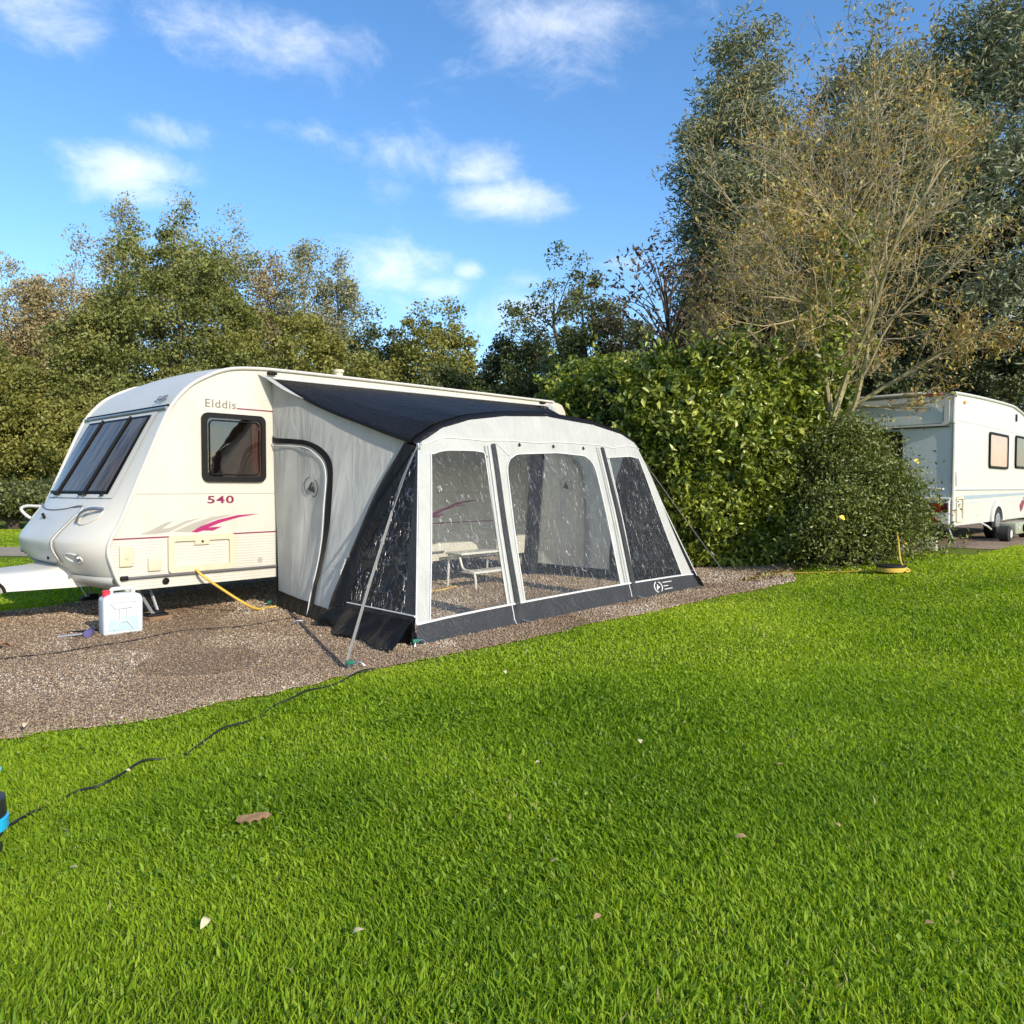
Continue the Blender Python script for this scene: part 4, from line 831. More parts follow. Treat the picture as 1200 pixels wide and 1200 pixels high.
# ------------------------------------------------------------------ ground
def soil_mat():
    m, nt, out = new_mat('lawn_soil')
    p = N(nt, 'ShaderNodeBsdfPrincipled', Roughness=.9); p.inputs['Specular IOR Level'].default_value = .1
    v = texcoord(nt)
    a = N(nt, 'ShaderNodeTexNoise', Scale=1.1, Detail=6.0); L(nt, v, a.inputs['Vector'])
    b = N(nt, 'ShaderNodeTexNoise', Scale=90.0, Detail=4.0); L(nt, v, b.inputs['Vector'])
    c1_ = ramp(nt, a.outputs['Fac'], [(.3, (.12, .17, .018)), (.7, (.20, .25, .03))])
    c2_ = ramp(nt, b.outputs['Fac'], [(.35, (.45, .45, .45)), (.65, (1.25, 1.25, 1.25))])
    mx = N(nt, 'ShaderNodeMix', data_type='RGBA', blend_type='MULTIPLY'); mx.inputs[0].default_value = 1; L(nt, c1_, mx.inputs[6]); L(nt, c2_, mx.inputs[7])
    L(nt, mx.outputs[2], p.inputs['Base Color'])
    bp = N(nt, 'ShaderNodeBump', Strength=.8, Distance=.03); L(nt, b.outputs['Fac'], bp.inputs['Height']); L(nt, bp.outputs[0], p.inputs['Normal'])
    L(nt, p.outputs[0], out.inputs['Surface']); return m
def gravel_mat():
    m, nt, out = new_mat('pink_gravel')
    p = N(nt, 'ShaderNodeBsdfPrincipled', Roughness=.9); p.inputs['Specular IOR Level'].default_value = .2
    v = texcoord(nt)
    vo = N(nt, 'ShaderNodeTexVoronoi', Scale=62.0); L(nt, v, vo.inputs['Vector'])
    sp_ = N(nt, 'ShaderNodeSeparateColor'); L(nt, vo.outputs['Color'], sp_.inputs[0])
    col = ramp(nt, sp_.outputs[0], [(0, (.13, .09, .06)), (.35, (.27, .19, .125)), (.7, (.36, .265, .18)), (.92, (.42, .34, .255)), (1, (.55, .48, .38))])
    n = N(nt, 'ShaderNodeTexNoise', Scale=1.4, Detail=5.0); L(nt, v, n.inputs['Vector'])
    sh = ramp(nt, n.outputs['Fac'], [(.3, (.75, .73, .7)), (.7, (1.1, 1.1, 1.1))])
    mx = N(nt, 'ShaderNodeMix', data_type='RGBA', blend_type='MULTIPLY'); mx.inputs[0].default_value = 1; L(nt, col, mx.inputs[6]); L(nt, sh, mx.inputs[7])
    L(nt, mx.outputs[2], p.inputs['Base Color'])
    inv = N(nt, 'ShaderNodeMath', operation='SUBTRACT'); inv.inputs[0].default_value = .5; L(nt, vo.outputs['Distance'], inv.inputs[1])
    bp = N(nt, 'ShaderNodeBump', Strength=1.0, Distance=.012); L(nt, inv.outputs[0], bp.inputs['Height']); L(nt, bp.outputs[0], p.inputs['Normal'])
    L(nt, p.outputs[0], out.inputs['Surface']); return m
def axis_coords(lo, hi, near_lo, near_hi, step):
    a = np.arange(near_lo, near_hi + 1e-6, step)
    l = near_lo - np.geomspace(.5, near_lo - lo, 26)[::-1]; h = near_hi + np.geomspace(.5, hi - near_hi, 26)
    return np.concatenate([l, a, h])
gx = axis_coords(-900, 900, -14, 14, .25); gy = axis_coords(-900, 900, -2, 26, .25)
X, Y = np.meshgrid(gx, gy); Z = rise(X) + .0 * X
vv = np.stack([X.ravel(), Y.ravel(), Z.ravel()], 1); nx, ny = len(gx), len(gy)
ii, jj = np.meshgrid(np.arange(nx - 1), np.arange(ny - 1)); a = (jj * nx + ii).ravel()
lawn = fast_mesh('lawn', vv, [np.stack([a, a + 1, a + nx + 1, a + nx], 1)], soil_mat(), smooth=True); tag(lawn, kind='structure')
# gravel pitch: outline in the caravan's own frame
FRONT = [loc_of(on_terrain(*q)) for q in ((-60, 885), (0, 868), (100, 853), (200, 835), (300, 815), (380, 795), (447, 783), (540, 761), (640, 742), (740, 721), (807, 707), (850, 697), (895, 688), (925, 681))]
fxs = [-9.0] + [p[0] for p in FRONT] + [8.0]; fys = [-2.0] + [p[1] for p in FRONT] + [FRONT[-1][1] + .9]
def yfront(x):
    x = np.asarray(x, float)
    return np.interp(x, fxs, fys) + .10 * (vnoise(x * 2.3, x * 0 + 3.1, 5) - .5) + .06 * (vnoise(x * 11, x * 0 + 8.1, 6) - .5)
def yback(x):
    x = np.asarray(x, float); return np.interp(x, [-9, -3.2, -1.5, 0, 8], [1.3, 1.55, 1.9, 2.6, 2.8]) + .12 * (vnoise(x * 3, x * 0 + 1.7, 9) - .5)
def in_pitch(X, Y, grow=0.0):
    dx = X - O.x; dy = Y - O.y; x = dx * U.x + dy * U.y; y = dx * V.x + dy * V.y
    return (x > -9) & (x < 7.4) & (y > yfront(x) - grow) & (y < yback(x) + grow)
nu, nv = 260, 44
gu = np.linspace(-9, 7.4, nu + 1); vs = []
for x in gu:
    a, b = float(yfront(x)), float(yback(x))
    for j in range(nv + 1):
        p = wl(x, a + (b - a) * j / nv); vs.append((p.x, p.y, float(rise(p.x)) + .008))
idx = np.array([(i * (nv + 1) + j, (i + 1) * (nv + 1) + j, (i + 1) * (nv + 1) + j + 1, i * (nv + 1) + j + 1) for i in range(nu) for j in range(nv)])
gp = fast_mesh('gravel_pitch', np.array(vs), [idx], gravel_mat(), smooth=True); tag(gp, kind='structure')
# the neighbour's pitch and the far path
mb = MB()
def rpitch(a, b):
    x = lerp(-1.6, 14, a); y = lerp(-.75 + .15 * math.sin(a * 30), 2.9, b)
    if a < .08: y = lerp(.15, 2.6, b)
    P = P0 + Vector((math.cos(TH2), math.sin(TH2), 0)) * x + Vector((-math.sin(TH2), math.cos(TH2), 0)) * y
    return (P.x, P.y, float(rise(P.x)) + .008)
o = mb.grid(rpitch, 80, 16).build('gravel_path', gp.data.materials[0]); tag(o, kind='structure')
o = MB().grid(lambda a, b: (lerp(-40, -2.5, a), lerp(14.3, 16.4, b) + .3 * math.sin(a * 11), .008), 60, 4).build('path', simple('pale_path', (.34, .27, .19), .9, .15, 3.0, bump=.5)); tag(o, kind='structure')
# loose stones
def stones():
    n = 260000
    # nearer the camera more stones
    x = rng.uniform(-5.2, 7.2, n); t = rng.uniform(0, 1, n) ** 1.3
    y = yfront(x) - .05 + (yback(x) - yfront(x)) * t
    P = np.stack([O.x + U.x * x + V.x * y, O.y + U.y * x + V.y * y], 1)
    d = P[:, 1]; keep = (np.abs(P[:, 0]) < d * .72 + 1.2) & (d > 2.5) & (rng.uniform(0, 1, n) < np.clip(5.5 / d, 0, 1) ** 1.5)
    P = P[keep]; n = len(P)
    r = rng.uniform(.004, .0095, n) * np.clip(P[:, 1] / 6, .9, 1.6); big = rng.uniform(0, 1, n) < .02; r[big] *= 1.7
    base = np.array([(1, 0, 0), (-1, 0, 0), (0, 1, 0), (0, -1, 0), (0, 0, .7), (0, 0, -.7)], float)
    v = base[None] * (1 + rng.uniform(-.35, .35, (n, 6, 3))) * r[:, None, None]
    an = rng.uniform(0, 6.28, n); c, s = np.cos(an)[:, None], np.sin(an)[:, None]
    v = np.stack([v[:, :, 0] * c - v[:, :, 1] * s, v[:, :, 0] * s + v[:, :, 1] * c, v[:, :, 2]], 2)
    v[:, :, 0] += P[:, 0:1]; v[:, :, 1] += P[:, 1:2]; v[:, :, 2] += (rise(P[:, 0]) + .010 + r * .25)[:, None]
    f = np.array([(0, 2, 4), (2, 1, 4), (1, 3, 4), (3, 0, 4), (2, 0, 5), (1, 2, 5), (3, 1, 5), (0, 3, 5)])
    F_ = (f[None] + (np.arange(n) * 6)[:, None, None]).reshape(-1, 3)
    tint = np.repeat(np.clip(rng.uniform(0, 1, n) + .5 * (vnoise(P[:, 0] * 1.4, P[:, 1] * 1.4, 61) - .5) - .35 * (vnoise(P[:, 0] * .9 + 7, P[:, 1] * .9, 62) > .68), 0, 1), 8)
    mat = tinted('loose_stone', [(0, (.16, .112, .070)), (.3, (.275, .192, .120)), (.6, (.35, .252, .165)), (.88, (.44, .345, .235)), (.97, (.56, .47, .36)), (1, (.62, .56, .46))], .9)
    return fast_mesh('gravel', v.reshape(-1, 3), [F_], mat, tint=tint)
tag(stones(), kind='stuff')
# grass blades
def grass():
    B = []
    for d0, d1, dens in ((.9, 2.4, 19000), (2.4, 3.6, 18000), (3.6, 5.5, 10000), (5.5, 8.5, 3800), (8.5, 13, 1700), (13, 24, 550)):
        hw = d1 * .72 + 1.3; n = int(dens * (d1 - d0) * 2 * hw)
        x = rng.uniform(-hw, hw, n); y = rng.uniform(d0, d1, n); k = np.abs(x) < y * .70 + 1.2
        B.append(np.stack([x[k], y[k]], 1))
    P = np.concatenate(B)
    dxp = P[:, 0] - O.x; dyp = P[:, 1] - O.y; gx_ = dxp * U.x + dyp * U.y; ins = (dxp * V.x + dyp * V.y) - yfront(gx_)
    stray = (ins > .02) & (ins < .5) & (rng.uniform(0, 1, len(P)) < .30 * np.exp(-np.maximum(ins, 0) / .09) * (.3 + 1.4 * vnoise(P[:, 0] * 5, P[:, 1] * 5, 44)))
    P = P[(~in_pitch(P[:, 0], P[:, 1], -.02)) | stray]
    # keep the neighbour's pitch and the path clear
    dx = P[:, 0] - P0.x; dy = P[:, 1] - P0.y; lx = dx * math.cos(TH2) + dy * math.sin(TH2); ly = -dx * math.sin(TH2) + dy * math.cos(TH2)
    P = P[~((lx > -1.6) & (ly > -.72) & (ly < 2.9))]; P = P[~((P[:, 0] < -2.5) & (P[:, 1] > 14.0) & (P[:, 1] < 16.6))]
    n = len(P); d = P[:, 1]
    patch = vnoise(P[:, 0] * 2.2, P[:, 1] * 2.2, 11) * .6 + vnoise(P[:, 0] * 6, P[:, 1] * 6, 12) * .4
    broad = vnoise(P[:, 0] * .5 + 4, P[:, 1] * .5, 13)
    coarse = (rng.uniform(0, 1, n) < .10 + .25 * (vnoise(P[:, 0] * 1.7, P[:, 1] * 1.7, 51) > .66))
    h = (.010 + .021 * patch ** 1.3 + .009 * vnoise(P[:, 0] * .8, P[:, 1] * .8, 52) + rng.exponential(.005, n)) * np.where(coarse, 1.25, .92) * np.clip(1.05 - .02 * d, .7, 1)
    dd = np.zeros(n); 
    # shorter at the gravel's edge
    near = in_pitch(P[:, 0], P[:, 1], .22); h[near] *= .6
    w = (.0014 + .00085 * d) * rng.uniform(.6, 1.3, n) * np.where(coarse, 1.35, .85)
    az = rng.uniform(0, 2 * np.pi, n); lean = rng.uniform(.15, 1.15, n) * h
    wind = vnoise(P[:, 0] * 1.1, P[:, 1] * 1.1, 15) * 6.28
    lx = np.cos(az) * lean + np.cos(wind) * h * .18; ly = np.sin(az) * lean + np.sin(wind) * h * .18
    a2 = az + np.pi / 2 + rng.normal(0, .5, n); wx, wy = np.cos(a2) * w, np.sin(a2) * w
    z0 = rise(P[:, 0]) - .004
    V_ = np.zeros((n, 5, 3))
    V_[:, 0] = np.stack([P[:, 0] - wx, P[:, 1] - wy, z0], 1); V_[:, 1] = np.stack([P[:, 0] + wx, P[:, 1] + wy, z0], 1)
    V_[:, 2] = np.stack([P[:, 0] + wx * .8 + lx * .35, P[:, 1] + wy * .8 + ly * .35, z0 + h * .62], 1)
    V_[:, 3] = np.stack([P[:, 0] - wx * .8 + lx * .35, P[:, 1] - wy * .8 + ly * .35, z0 + h * .62], 1)
    V_[:, 4] = np.stack([P[:, 0] + lx, P[:, 1] + ly, z0 + h * rng.uniform(.8, 1.05, n)], 1)
    b5 = (np.arange(n) * 5)[:, None]
    Q = b5 + np.array([[0, 1, 2, 3]]); T = b5 + np.array([[3, 2, 4]])
    yel = vnoise(P[:, 0] * 1.3 + 9, P[:, 1] * 1.3, 55)
    tint = np.clip(.0 + .62 * broad + .22 * (1 - patch) + .30 * yel - .12 * coarse + rng.normal(0, .12, n), 0, .93); dry = rng.uniform(0, 1, n) < .004 + .02 * (yel > .72); tint[dry] = 1.0; h[dry] *= .7
    mat = leafy('grass_blades', [(0, (.115, .22, .010)), (.35, (.265, .40, .02)), (.7, (.41, .53, .032)), (.94, (.48, .58, .06)), (1, (.50, .44, .20))], .5, .5, .25)
    print('grass blades', n)
    return fast_mesh('grass', V_.reshape(-1, 3), [Q, T], mat, tint=np.concatenate([tint, tint]))
tag(grass(), kind='stuff')
# ------------------------------------------------------------------ vegetation
def leaf_array(C, size, aspect, r, up_bias=.25, droop=0.0, wind=None):
    """one kite-shaped leaf per centre"""
    n = len(C); s = size * r.uniform(.5, 1.5, n)
    t = r.normal(0, 1, (n, 3)); t[:, 2] -= droop
    if wind is not None: t += np.array(wind)
    t /= np.linalg.norm(t, axis=1)[:, None]
    q = r.normal(0, 1, (n, 3)); q[:, 2] += up_bias * 3
    b = np.cross(t, q); b /= np.linalg.norm(b, axis=1)[:, None] + 1e-9
    nn = np.cross(b, t)
    V_ = np.zeros((n, 4, 3)); L_ = s[:, None]; W_ = (s * aspect)[:, None]
    V_[:, 0] = C - t * L_ * .5; V_[:, 2] = C + t * L_ * .5 - nn * L_ * .12
    V_[:, 1] = C + b * W_ * .5 - t * L_ * .05 + nn * L_ * .12; V_[:, 3] = C - b * W_ * .5 - t * L_ * .05 + nn * L_ * .12
    b4 = (np.arange(n) * 4)[:, None]; return V_.reshape(-1, 3), np.concatenate([b4 + np.array([[0, 1, 2]]), b4 + np.array([[0, 2, 3]])], 1).reshape(-1, 3)
def foliage(name, C, size, aspect, mat, parent, r, tint=None, **kw):
    v, f = leaf_array(np.asarray(C), size, aspect, r, **kw)
    return fast_mesh(name, v, [f], mat, parent, tint=np.repeat(r.uniform(0, 1, len(C)) if tint is None else tint, 2))
def tree(name, label, cat, group, X, Y, H, hw, crown0, ncl, per, leaf, aspect, crad, mat, bark, seed, shape='round', trunk_r=.16, limbs=40, wind=None, droop=0.0, squash=.7, hollow=.45, jag=.35, z0=None, depth=1.0, tcl=.5, holes=0.0):
    r = np.random.default_rng(seed); z0 = float(rise(X)) if z0 is None else z0
    root = empty(name, (X, Y, z0), 0, label, cat, group)
    hh = np.linspace(0, 1, 50)
    R_ = {'round': np.sin(np.pi * np.clip(.12 + .88 * hh, 0, 1)) ** .62, 'bush': np.clip(1.1 - hh ** 2.2, .1, 1) * .95, 'poplar': np.sin(np.pi * np.clip(.06 + .9 * hh, 0, 1)) ** .75 * (1 - .25 * hh),
          'cone': np.clip(1.05 - hh ** 1.2, .05, 1), 'spread': np.clip(.45 + 1.3 * hh, 0, 1) * np.sqrt(np.clip(1.02 - hh ** 3, 0, 1))}[shape]
    pdf = R_ ** 1.6 + .06; cdf = np.cumsum(pdf) / pdf.sum()
    h = np.interp(r.uniform(0, 1, ncl), cdf, hh); an = r.uniform(0, 2 * np.pi, ncl)
    rad = np.interp(h, hh, R_) * hw * (hollow + (1 - hollow) * r.uniform(0, 1, ncl) ** .5)
    lump = 1 + jag * (vnoise(np.cos(an) * 1.6 + 5 + h * 4, np.sin(an) * 1.6 + 5, seed) - .5) * 2 + jag * .5 * r.normal(0, .5, ncl)
    rad *= np.clip(lump, .3, 1.5); top = crown0 + (H - crown0) * h * (1 + .06 * r.normal(0, 1, ncl))
    CC = np.stack([np.cos(an) * rad, np.sin(an) * rad * depth, top], 1)
    if holes > 0: CC = CC[vnoise(CC[:, 0] * .9 + 40, CC[:, 2] * .9 + 40, seed + 5) > holes]
    ncl = len(CC); k = r.poisson(per, ncl); idx = np.repeat(np.arange(ncl), k); n = len(idx)
    g = r.normal(0, 1, (n, 3)); g /= np.linalg.norm(g, axis=1)[:, None]; g *= (r.uniform(0, 1, n) ** .5)[:, None]
    cr = crad * r.uniform(.6, 1.4, ncl)
    P = CC[idx] + g * cr[idx][:, None] * np.array([1, 1, squash]) + (np.array(wind) * crad * .6 * g[:, 2:3] if wind is not None else 0)
    P[:, 2] = np.maximum(P[:, 2], .05)
    tint = np.clip(r.uniform(0, 1, n) * (1 - tcl) + r.uniform(0, 1, ncl)[idx] * tcl, 0, 1)
    foliage('crown', P, leaf, aspect, mat, root, r, tint, wind=wind, droop=droop)
    mb = MB(); kk = 9
    axis = [np.array([.25 * trunk_r * math.sin(i * 1.3) * i * .5, .2 * trunk_r * math.cos(i * 1.7) * i * .4, H * .88 * i / kk]) for i in range(kk + 1)]
    mb.tube(axis, [trunk_r * (1 - .9 * i / kk) + .01 for i in range(kk + 1)], 7)
    for c in (CC[r.permutation(ncl)[:limbs]] if limbs else []):
        zb = max(.15, min(H * .8, c[2] - .55 * math.hypot(c[0], c[1]) - r.uniform(0, .12) * H)); i = min(kk - 1, int(zb / (H * .88) * kk)); fr = zb / (H * .88) * kk - i
        b = axis[i] * (1 - fr) + axis[i + 1] * fr; m_ = (b + c) / 2 + np.array([0, 0, .12 * np.linalg.norm(c - b)])
        rr = trunk_r * .32 * (1 - zb / H) + .012
        mb.tube(crom([b, m_, c], 3), np.linspace(rr, .008, 7), 5, cap=False)
    mb.build('trunk', bark, root, fixn=False)
    return root
bark_d = simple('dark_bark', (.07, .055, .04), .9, .3, 10, bump=.6, stretch=(3, 3, .5))
bark_g = simple('pale_bark', (.22, .20, .16), .85, .3, 10, bump=.5, stretch=(3, 3, .5))
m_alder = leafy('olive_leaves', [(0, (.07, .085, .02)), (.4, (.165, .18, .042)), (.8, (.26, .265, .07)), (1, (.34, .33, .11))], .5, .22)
m_olive2 = leafy('yellow_olive_leaves', [(0, (.10, .11, .022)), (.5, (.235, .235, .05)), (1, (.36, .33, .09))], .5, .25)
m_gold = leafy('autumn_gold_leaves', [(0, (.26, .21, .09)), (.4, (.37, .30, .14)), (.75, (.43, .34, .18)), (1, (.38, .38, .19))], .55, .25)
m_popl = leafy('pale_poplar_leaves', [(0, (.19, .19, .08)), (.5, (.31, .30, .15)), (1, (.42, .40, .25))], .5, .25)
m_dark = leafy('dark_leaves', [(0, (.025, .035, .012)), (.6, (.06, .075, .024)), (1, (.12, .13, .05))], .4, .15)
m_mid = leafy('mid_green_leaves', [(0, (.045, .06, .014)), (.5, (.11, .13, .033)), (.9, (.19, .205, .07)), (1, (.28, .27, .13))], .42, .2, .5)
m_laurel = leafy('laurel_leaves', [(0, (.055, .085, .012)), (.45, (.18, .235, .028)), (.8, (.35, .385, .055)), (1, (.48, .48, .12))], .35, .22, .5)
m_coto = leafy('small_dark_leaves', [(0, (.06, .08, .015)), (.6, (.18, .21, .04)), (.95, (.30, .31, .08)), (1, (.40, .38, .16))], .4, .18, .5)
m_will = leafy('willow_leaves', [(0, (.12, .135, .07)), (.5, (.25, .27, .15)), (.85, (.37, .38, .24)), (1, (.52, .52, .40))], .5, .25)
m_rust = leafy('rust_leaves', [(0, (.05, .035, .02)), (.5, (.10, .07, .035)), (.8, (.15, .09, .05)), (1, (.10, .12, .04))], .5, .2)
def px(pxc, d): return (pxc - 600) / FPX * d
def zt(py, d): return CAMH + (HZ - py) / FPX * d
G1, G2, G3 = 'trees beyond the cream caravan', 'trees behind the hedge', 'shrubs beyond the cream caravan'
def T(pxc, d, ytop, hwp, name, label, mat, seed, group=G1, cat='tree', ybot=600, bark=bark_d, **kw):
    c0 = max(.1, zt(ybot, d)); a = dict(ncl=400, per=150, leaf=.135 * d / 34, aspect=.6, crad=.55 * d / 34, hollow=.55, shape='round', trunk_r=.2)
    a.update(kw); return tree(name, label, cat, group, px(pxc, d), d, zt(ytop, d), hwp / FPX * d, c0, mat=mat, bark=bark, seed=seed, **a)
T(212, 34, 290, 122, 'broadleaf_tree', 'large dense olive green tree, the biggest beyond the cream caravan', m_alder, 1, ybot=590, ncl=720, jag=.24, crad=.66, per=170, )
T(352, 33, 368, 88, 'broadleaf_tree', 'dense olive tree rising just above the cream caravan roof', m_olive2, 2, ybot=590, ncl=460)
T(40, 30, 432, 88, 'broadleaf_tree', 'low bright yellowish green tree at the far left', m_olive2, 3, ybot=575, ncl=480)
T(-45, 31, 395, 80, 'broadleaf_tree', 'dark olive tree cut by the left edge of the view', m_alder, 4, ybot=585, ncl=360)
T(128, 29, 470, 75, 'broadleaf_tree', 'bushy green tree right behind the sloping front window of the cream caravan', m_olive2, 5, ybot=590, ncl=380)
T(105, 31, 408, 60, 'broadleaf_tree', 'shadowy olive tree left of the biggest tree', m_alder, 6, ybot=590, ncl=320)
T(300, 30, 430, 90, 'broadleaf_tree', 'dark low tree just behind the cream caravan roof', m_alder, 7, ybot=595, ncl=360)
for k, (q, top, hw, lab, mt, ho) in enumerate([(12, 318, 48, 'golden brown poplar at the far left skyline', m_gold, .1), (92, 292, 46, 'tawny half bare poplar left of the biggest tree', m_gold, .3), (150, 246, 36, 'pale thin poplar whose top shows above the biggest tree on its left', m_popl, .3), (216, 243, 34, 'pale airy poplar standing tallest above the biggest tree', m_popl, .25),
        (266, 246, 34, 'pale feathery poplar right of the tallest one', m_popl, .25), (318, 282, 30, 'brownish sparse poplar right of the biggest tree', m_gold, .35), (360, 292, 40, 'grey green poplar with loose airy crown', m_popl, .25), (400, 322, 34, 'slim pale poplar beside the open sky', m_popl, .3), (52, 340, 40, 'rust tinged poplar between the golden and the tawny ones', m_gold, .2)]):
    T(q, 46, top, hw, 'poplar_tree', lab, mt, 20 + k, ybot=480, ncl=170, per=110, leaf=.15, crad=.75, shape='poplar', bark=bark_g, limbs=90, holes=ho, trunk_r=.16, squash=1.0)
T(14, 24, 568, 42, 'low_shrub', 'low green shrub on the lawn edge at the far left', m_mid, 40, G3, 'shrub', ybot=596, ncl=120, shape='bush', leaf=.10, crad=.4)
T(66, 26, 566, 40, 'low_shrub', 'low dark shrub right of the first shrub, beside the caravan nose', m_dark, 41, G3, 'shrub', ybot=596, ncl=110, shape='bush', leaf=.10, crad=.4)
T(446, 38, 384, 52, 'broadleaf_tree', 'rounded dull green tree in the middle distance, left of its brighter twin', m_mid, 42, ybot=560, ncl=300)
T(512, 36, 372, 54, 'broadleaf_tree', 'rounded yellowish tree in the middle distance above the navy roof', m_olive2, 43, ybot=560, ncl=320)
T(432, 27, 416, 52, 'low_shrub', 'yellow green bush just over the roof flue', m_olive2, 44, G3, 'shrub', ybot=570, ncl=240, shape='bush')
T(520, 26, 430, 60, 'low_shrub', 'dull green bush over the middle of the navy roof', m_mid, 45, G3, 'shrub', ybot=570, ncl=260, shape='bush')
T(655, 23, 318, 84, 'broadleaf_tree', 'dark broadleaf tree with sprigs against the sky, left of the hedge', m_mid, 46, G2, ybot=590, ncl=420, jag=.6, holes=.22, per=80, shape='spread')
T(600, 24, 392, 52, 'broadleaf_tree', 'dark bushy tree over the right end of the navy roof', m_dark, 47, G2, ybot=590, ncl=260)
T(692, 20, 356, 60, 'broadleaf_tree', 'olive tree with pale bare twigs above the hedge corner', m_mid, 48, G2, ybot=600, ncl=300, jag=.5, limbs=90)
T(752, 17.5, 398, 52, 'broadleaf_tree', 'greyish green tree just over the hedge top', m_popl, 49, G2, ybot=560, ncl=220, leaf=.10)
T(782, 18, 288, 72, 'rowan_tree', 'sparse rowan with reddish brown leaves on thin dark branches', m_rust, 50, G2, ybot=470, ncl=150, per=24, leaf=.13, aspect=.45, crad=.5, limbs=140, jag=.55, trunk_r=.1)
T(1150, 27, 40, 160, 'willow_tree', 'huge grey green willow behind the white caravan', m_will, 51, G2, ybot=470, ncl=900, per=130, leaf=.23, aspect=.22, crad=.9, wind=(.9, 0, .25), droop=.3, limbs=120, jag=.4, trunk_r=.4, holes=.18, squash=.6)
T(868, 29, 70, 78, 'willow_tree', 'second grey green willow, left of the bare twiggy tree', m_will, 52, G2, ybot=430, ncl=460, per=130, leaf=.22, aspect=.22, crad=.85, wind=(.9, 0, .25), droop=.3, limbs=80, jag=.45, trunk_r=.3, holes=.12, squash=.6)
T(1010, 30, 60, 90, 'willow_tree', 'middle willow seen through the bare twigs', m_will, 53, G2, ybot=440, ncl=460, per=110, leaf=.23, aspect=.22, crad=.9, wind=(.9, 0, .25), droop=.3, limbs=80, jag=.4, trunk_r=.3, holes=.2, squash=.6)
T(860, 19, 335, 60, 'broadleaf_tree', 'dark leaved tree behind the lower twigs, left of the twiggy trunk', m_dark, 54, G2, ybot=480, ncl=240, leaf=.12)
T(1095, 25, 395, 80, 'broadleaf_tree', 'dark leaved tree behind the rear of the white caravan', m_dark, 55, G2, ybot=560, ncl=300)
T(1215, 24, 420, 70, 'broadleaf_tree', 'dark tree beyond the front of the white caravan at the right edge', m_mid, 56, G2, ybot=600, ncl=240)
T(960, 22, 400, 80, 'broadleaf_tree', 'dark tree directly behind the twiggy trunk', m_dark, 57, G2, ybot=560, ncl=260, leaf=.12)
# ---- laurel hedge: a tall rounded mass whose end faces the lawn
HO = Vector(loc_of(Vector((3.62, 11.35, 0))) + (0,))
hd = empty('laurel_hedge', wl(HO.x, HO.y, .05), TH, 'tall glossy laurel hedge beside the awning, sunlit at its end', 'hedge')
HA, HB, HCX, HCY = 2.4, 2.7, 2.25, 2.45                   # plan: half width, half length, centre
def hedge_pt(an, h, inw, r=None):
    """surface point of the hedge at plan angle an and height fraction h, pushed inwards by inw"""
    ex = .72
    ca, sa = np.cos(an), np.sin(an)
    x = HA * np.sign(ca) * np.abs(ca) ** ex; y = HB * np.sign(sa) * np.abs(sa) ** ex
    hm = 3.55 + .045 * (y + HB) + .35 * (vnoise(an * 2.5 + 7, an * 0, 21) - .5) - .15 * np.clip(x / HA - .45, 0, 1) * 2
    hm = hm + .25 * (vnoise(x * 1.6 + 30, y * 1.6 + 30, 27) - .5)
    dome = np.where(h < .80, 1 - .10 * np.clip(.18 - h, 0, 1) * 4 - .05 * (h / .8) ** 2, .95 * np.sqrt(np.clip(1 - ((h - .80) / .235) ** 2, 0.02, 1)))
    lump = 1 + .20 * (vnoise(an * 3.2 + 3, h * 5, 22) - .5) + .13 * (vnoise(an * 9, h * 13, 23) - .5)
    k = dome * lump * (1 - inw / 2.6)
    return np.stack([HCX + x * k, HCY + y * k, h * hm], -1)
rh = np.random.default_rng(77); nH = 105000
an_ = np.concatenate([rh.uniform(-np.pi, -.15, int(nH * .55)), rh.uniform(0, 2 * np.pi, nH - int(nH * .55))])
hh_ = rh.uniform(0.01, 1, nH); inn = rh.exponential(.16, nH) - .05
HP = hedge_pt(an_, hh_, inn) + rh.normal(0, .03, (nH, 3))
# the flat of the top
nt_ = 12000; tq = rh.uniform(0, 1, nt_) ** .5; ta = rh.uniform(0, 2 * np.pi, nt_)
tp_ = hedge_pt(ta, np.full(nt_, .93), np.zeros(nt_)); tp_[:, 0] = HCX + (tp_[:, 0] - HCX) * tq; tp_[:, 1] = HCY + (tp_[:, 1] - HCY) * tq; tp_[:, 2] += rh.normal(0, .10, nt_) + .15 * (1 - tq)
HP = np.concatenate([HP, tp_]); HP[:, 2] = np.maximum(HP[:, 2], .03)
ht = np.clip(.18 + .5 * vnoise(HP[:, 0] * 2 + HP[:, 1], HP[:, 2] * 2, 31) + rh.normal(0, .22, len(HP)), 0, .97)
ht[rh.uniform(0, 1, len(HP)) < .012] = 1.0
hl = foliage('foliage', HP, .112, .50, m_laurel, hd, rh, ht, up_bias=.35)
mb = MB()                                                 # stems, plus an added dark hull painted as the hedge's inner shade
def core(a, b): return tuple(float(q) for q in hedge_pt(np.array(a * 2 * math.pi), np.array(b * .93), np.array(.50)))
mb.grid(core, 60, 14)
for k in range(70):
    a_ = rh.uniform(-np.pi, 0); p = hedge_pt(np.array(a_), np.array(.02), np.array(.35)); q = hedge_pt(np.array(a_ + rh.normal(0, .1)), np.array(.55), np.array(.2)); mb.tube([p, (p + q) / 2 + rh.normal(0, .05, 3), q], [.022, .016, .008], 5)
mb.build('stems', simple('twigs_and_painted_shade', (.022, .024, .012), .95, .4, 20, bump=.8, bscale=30), hd, fixn=False)
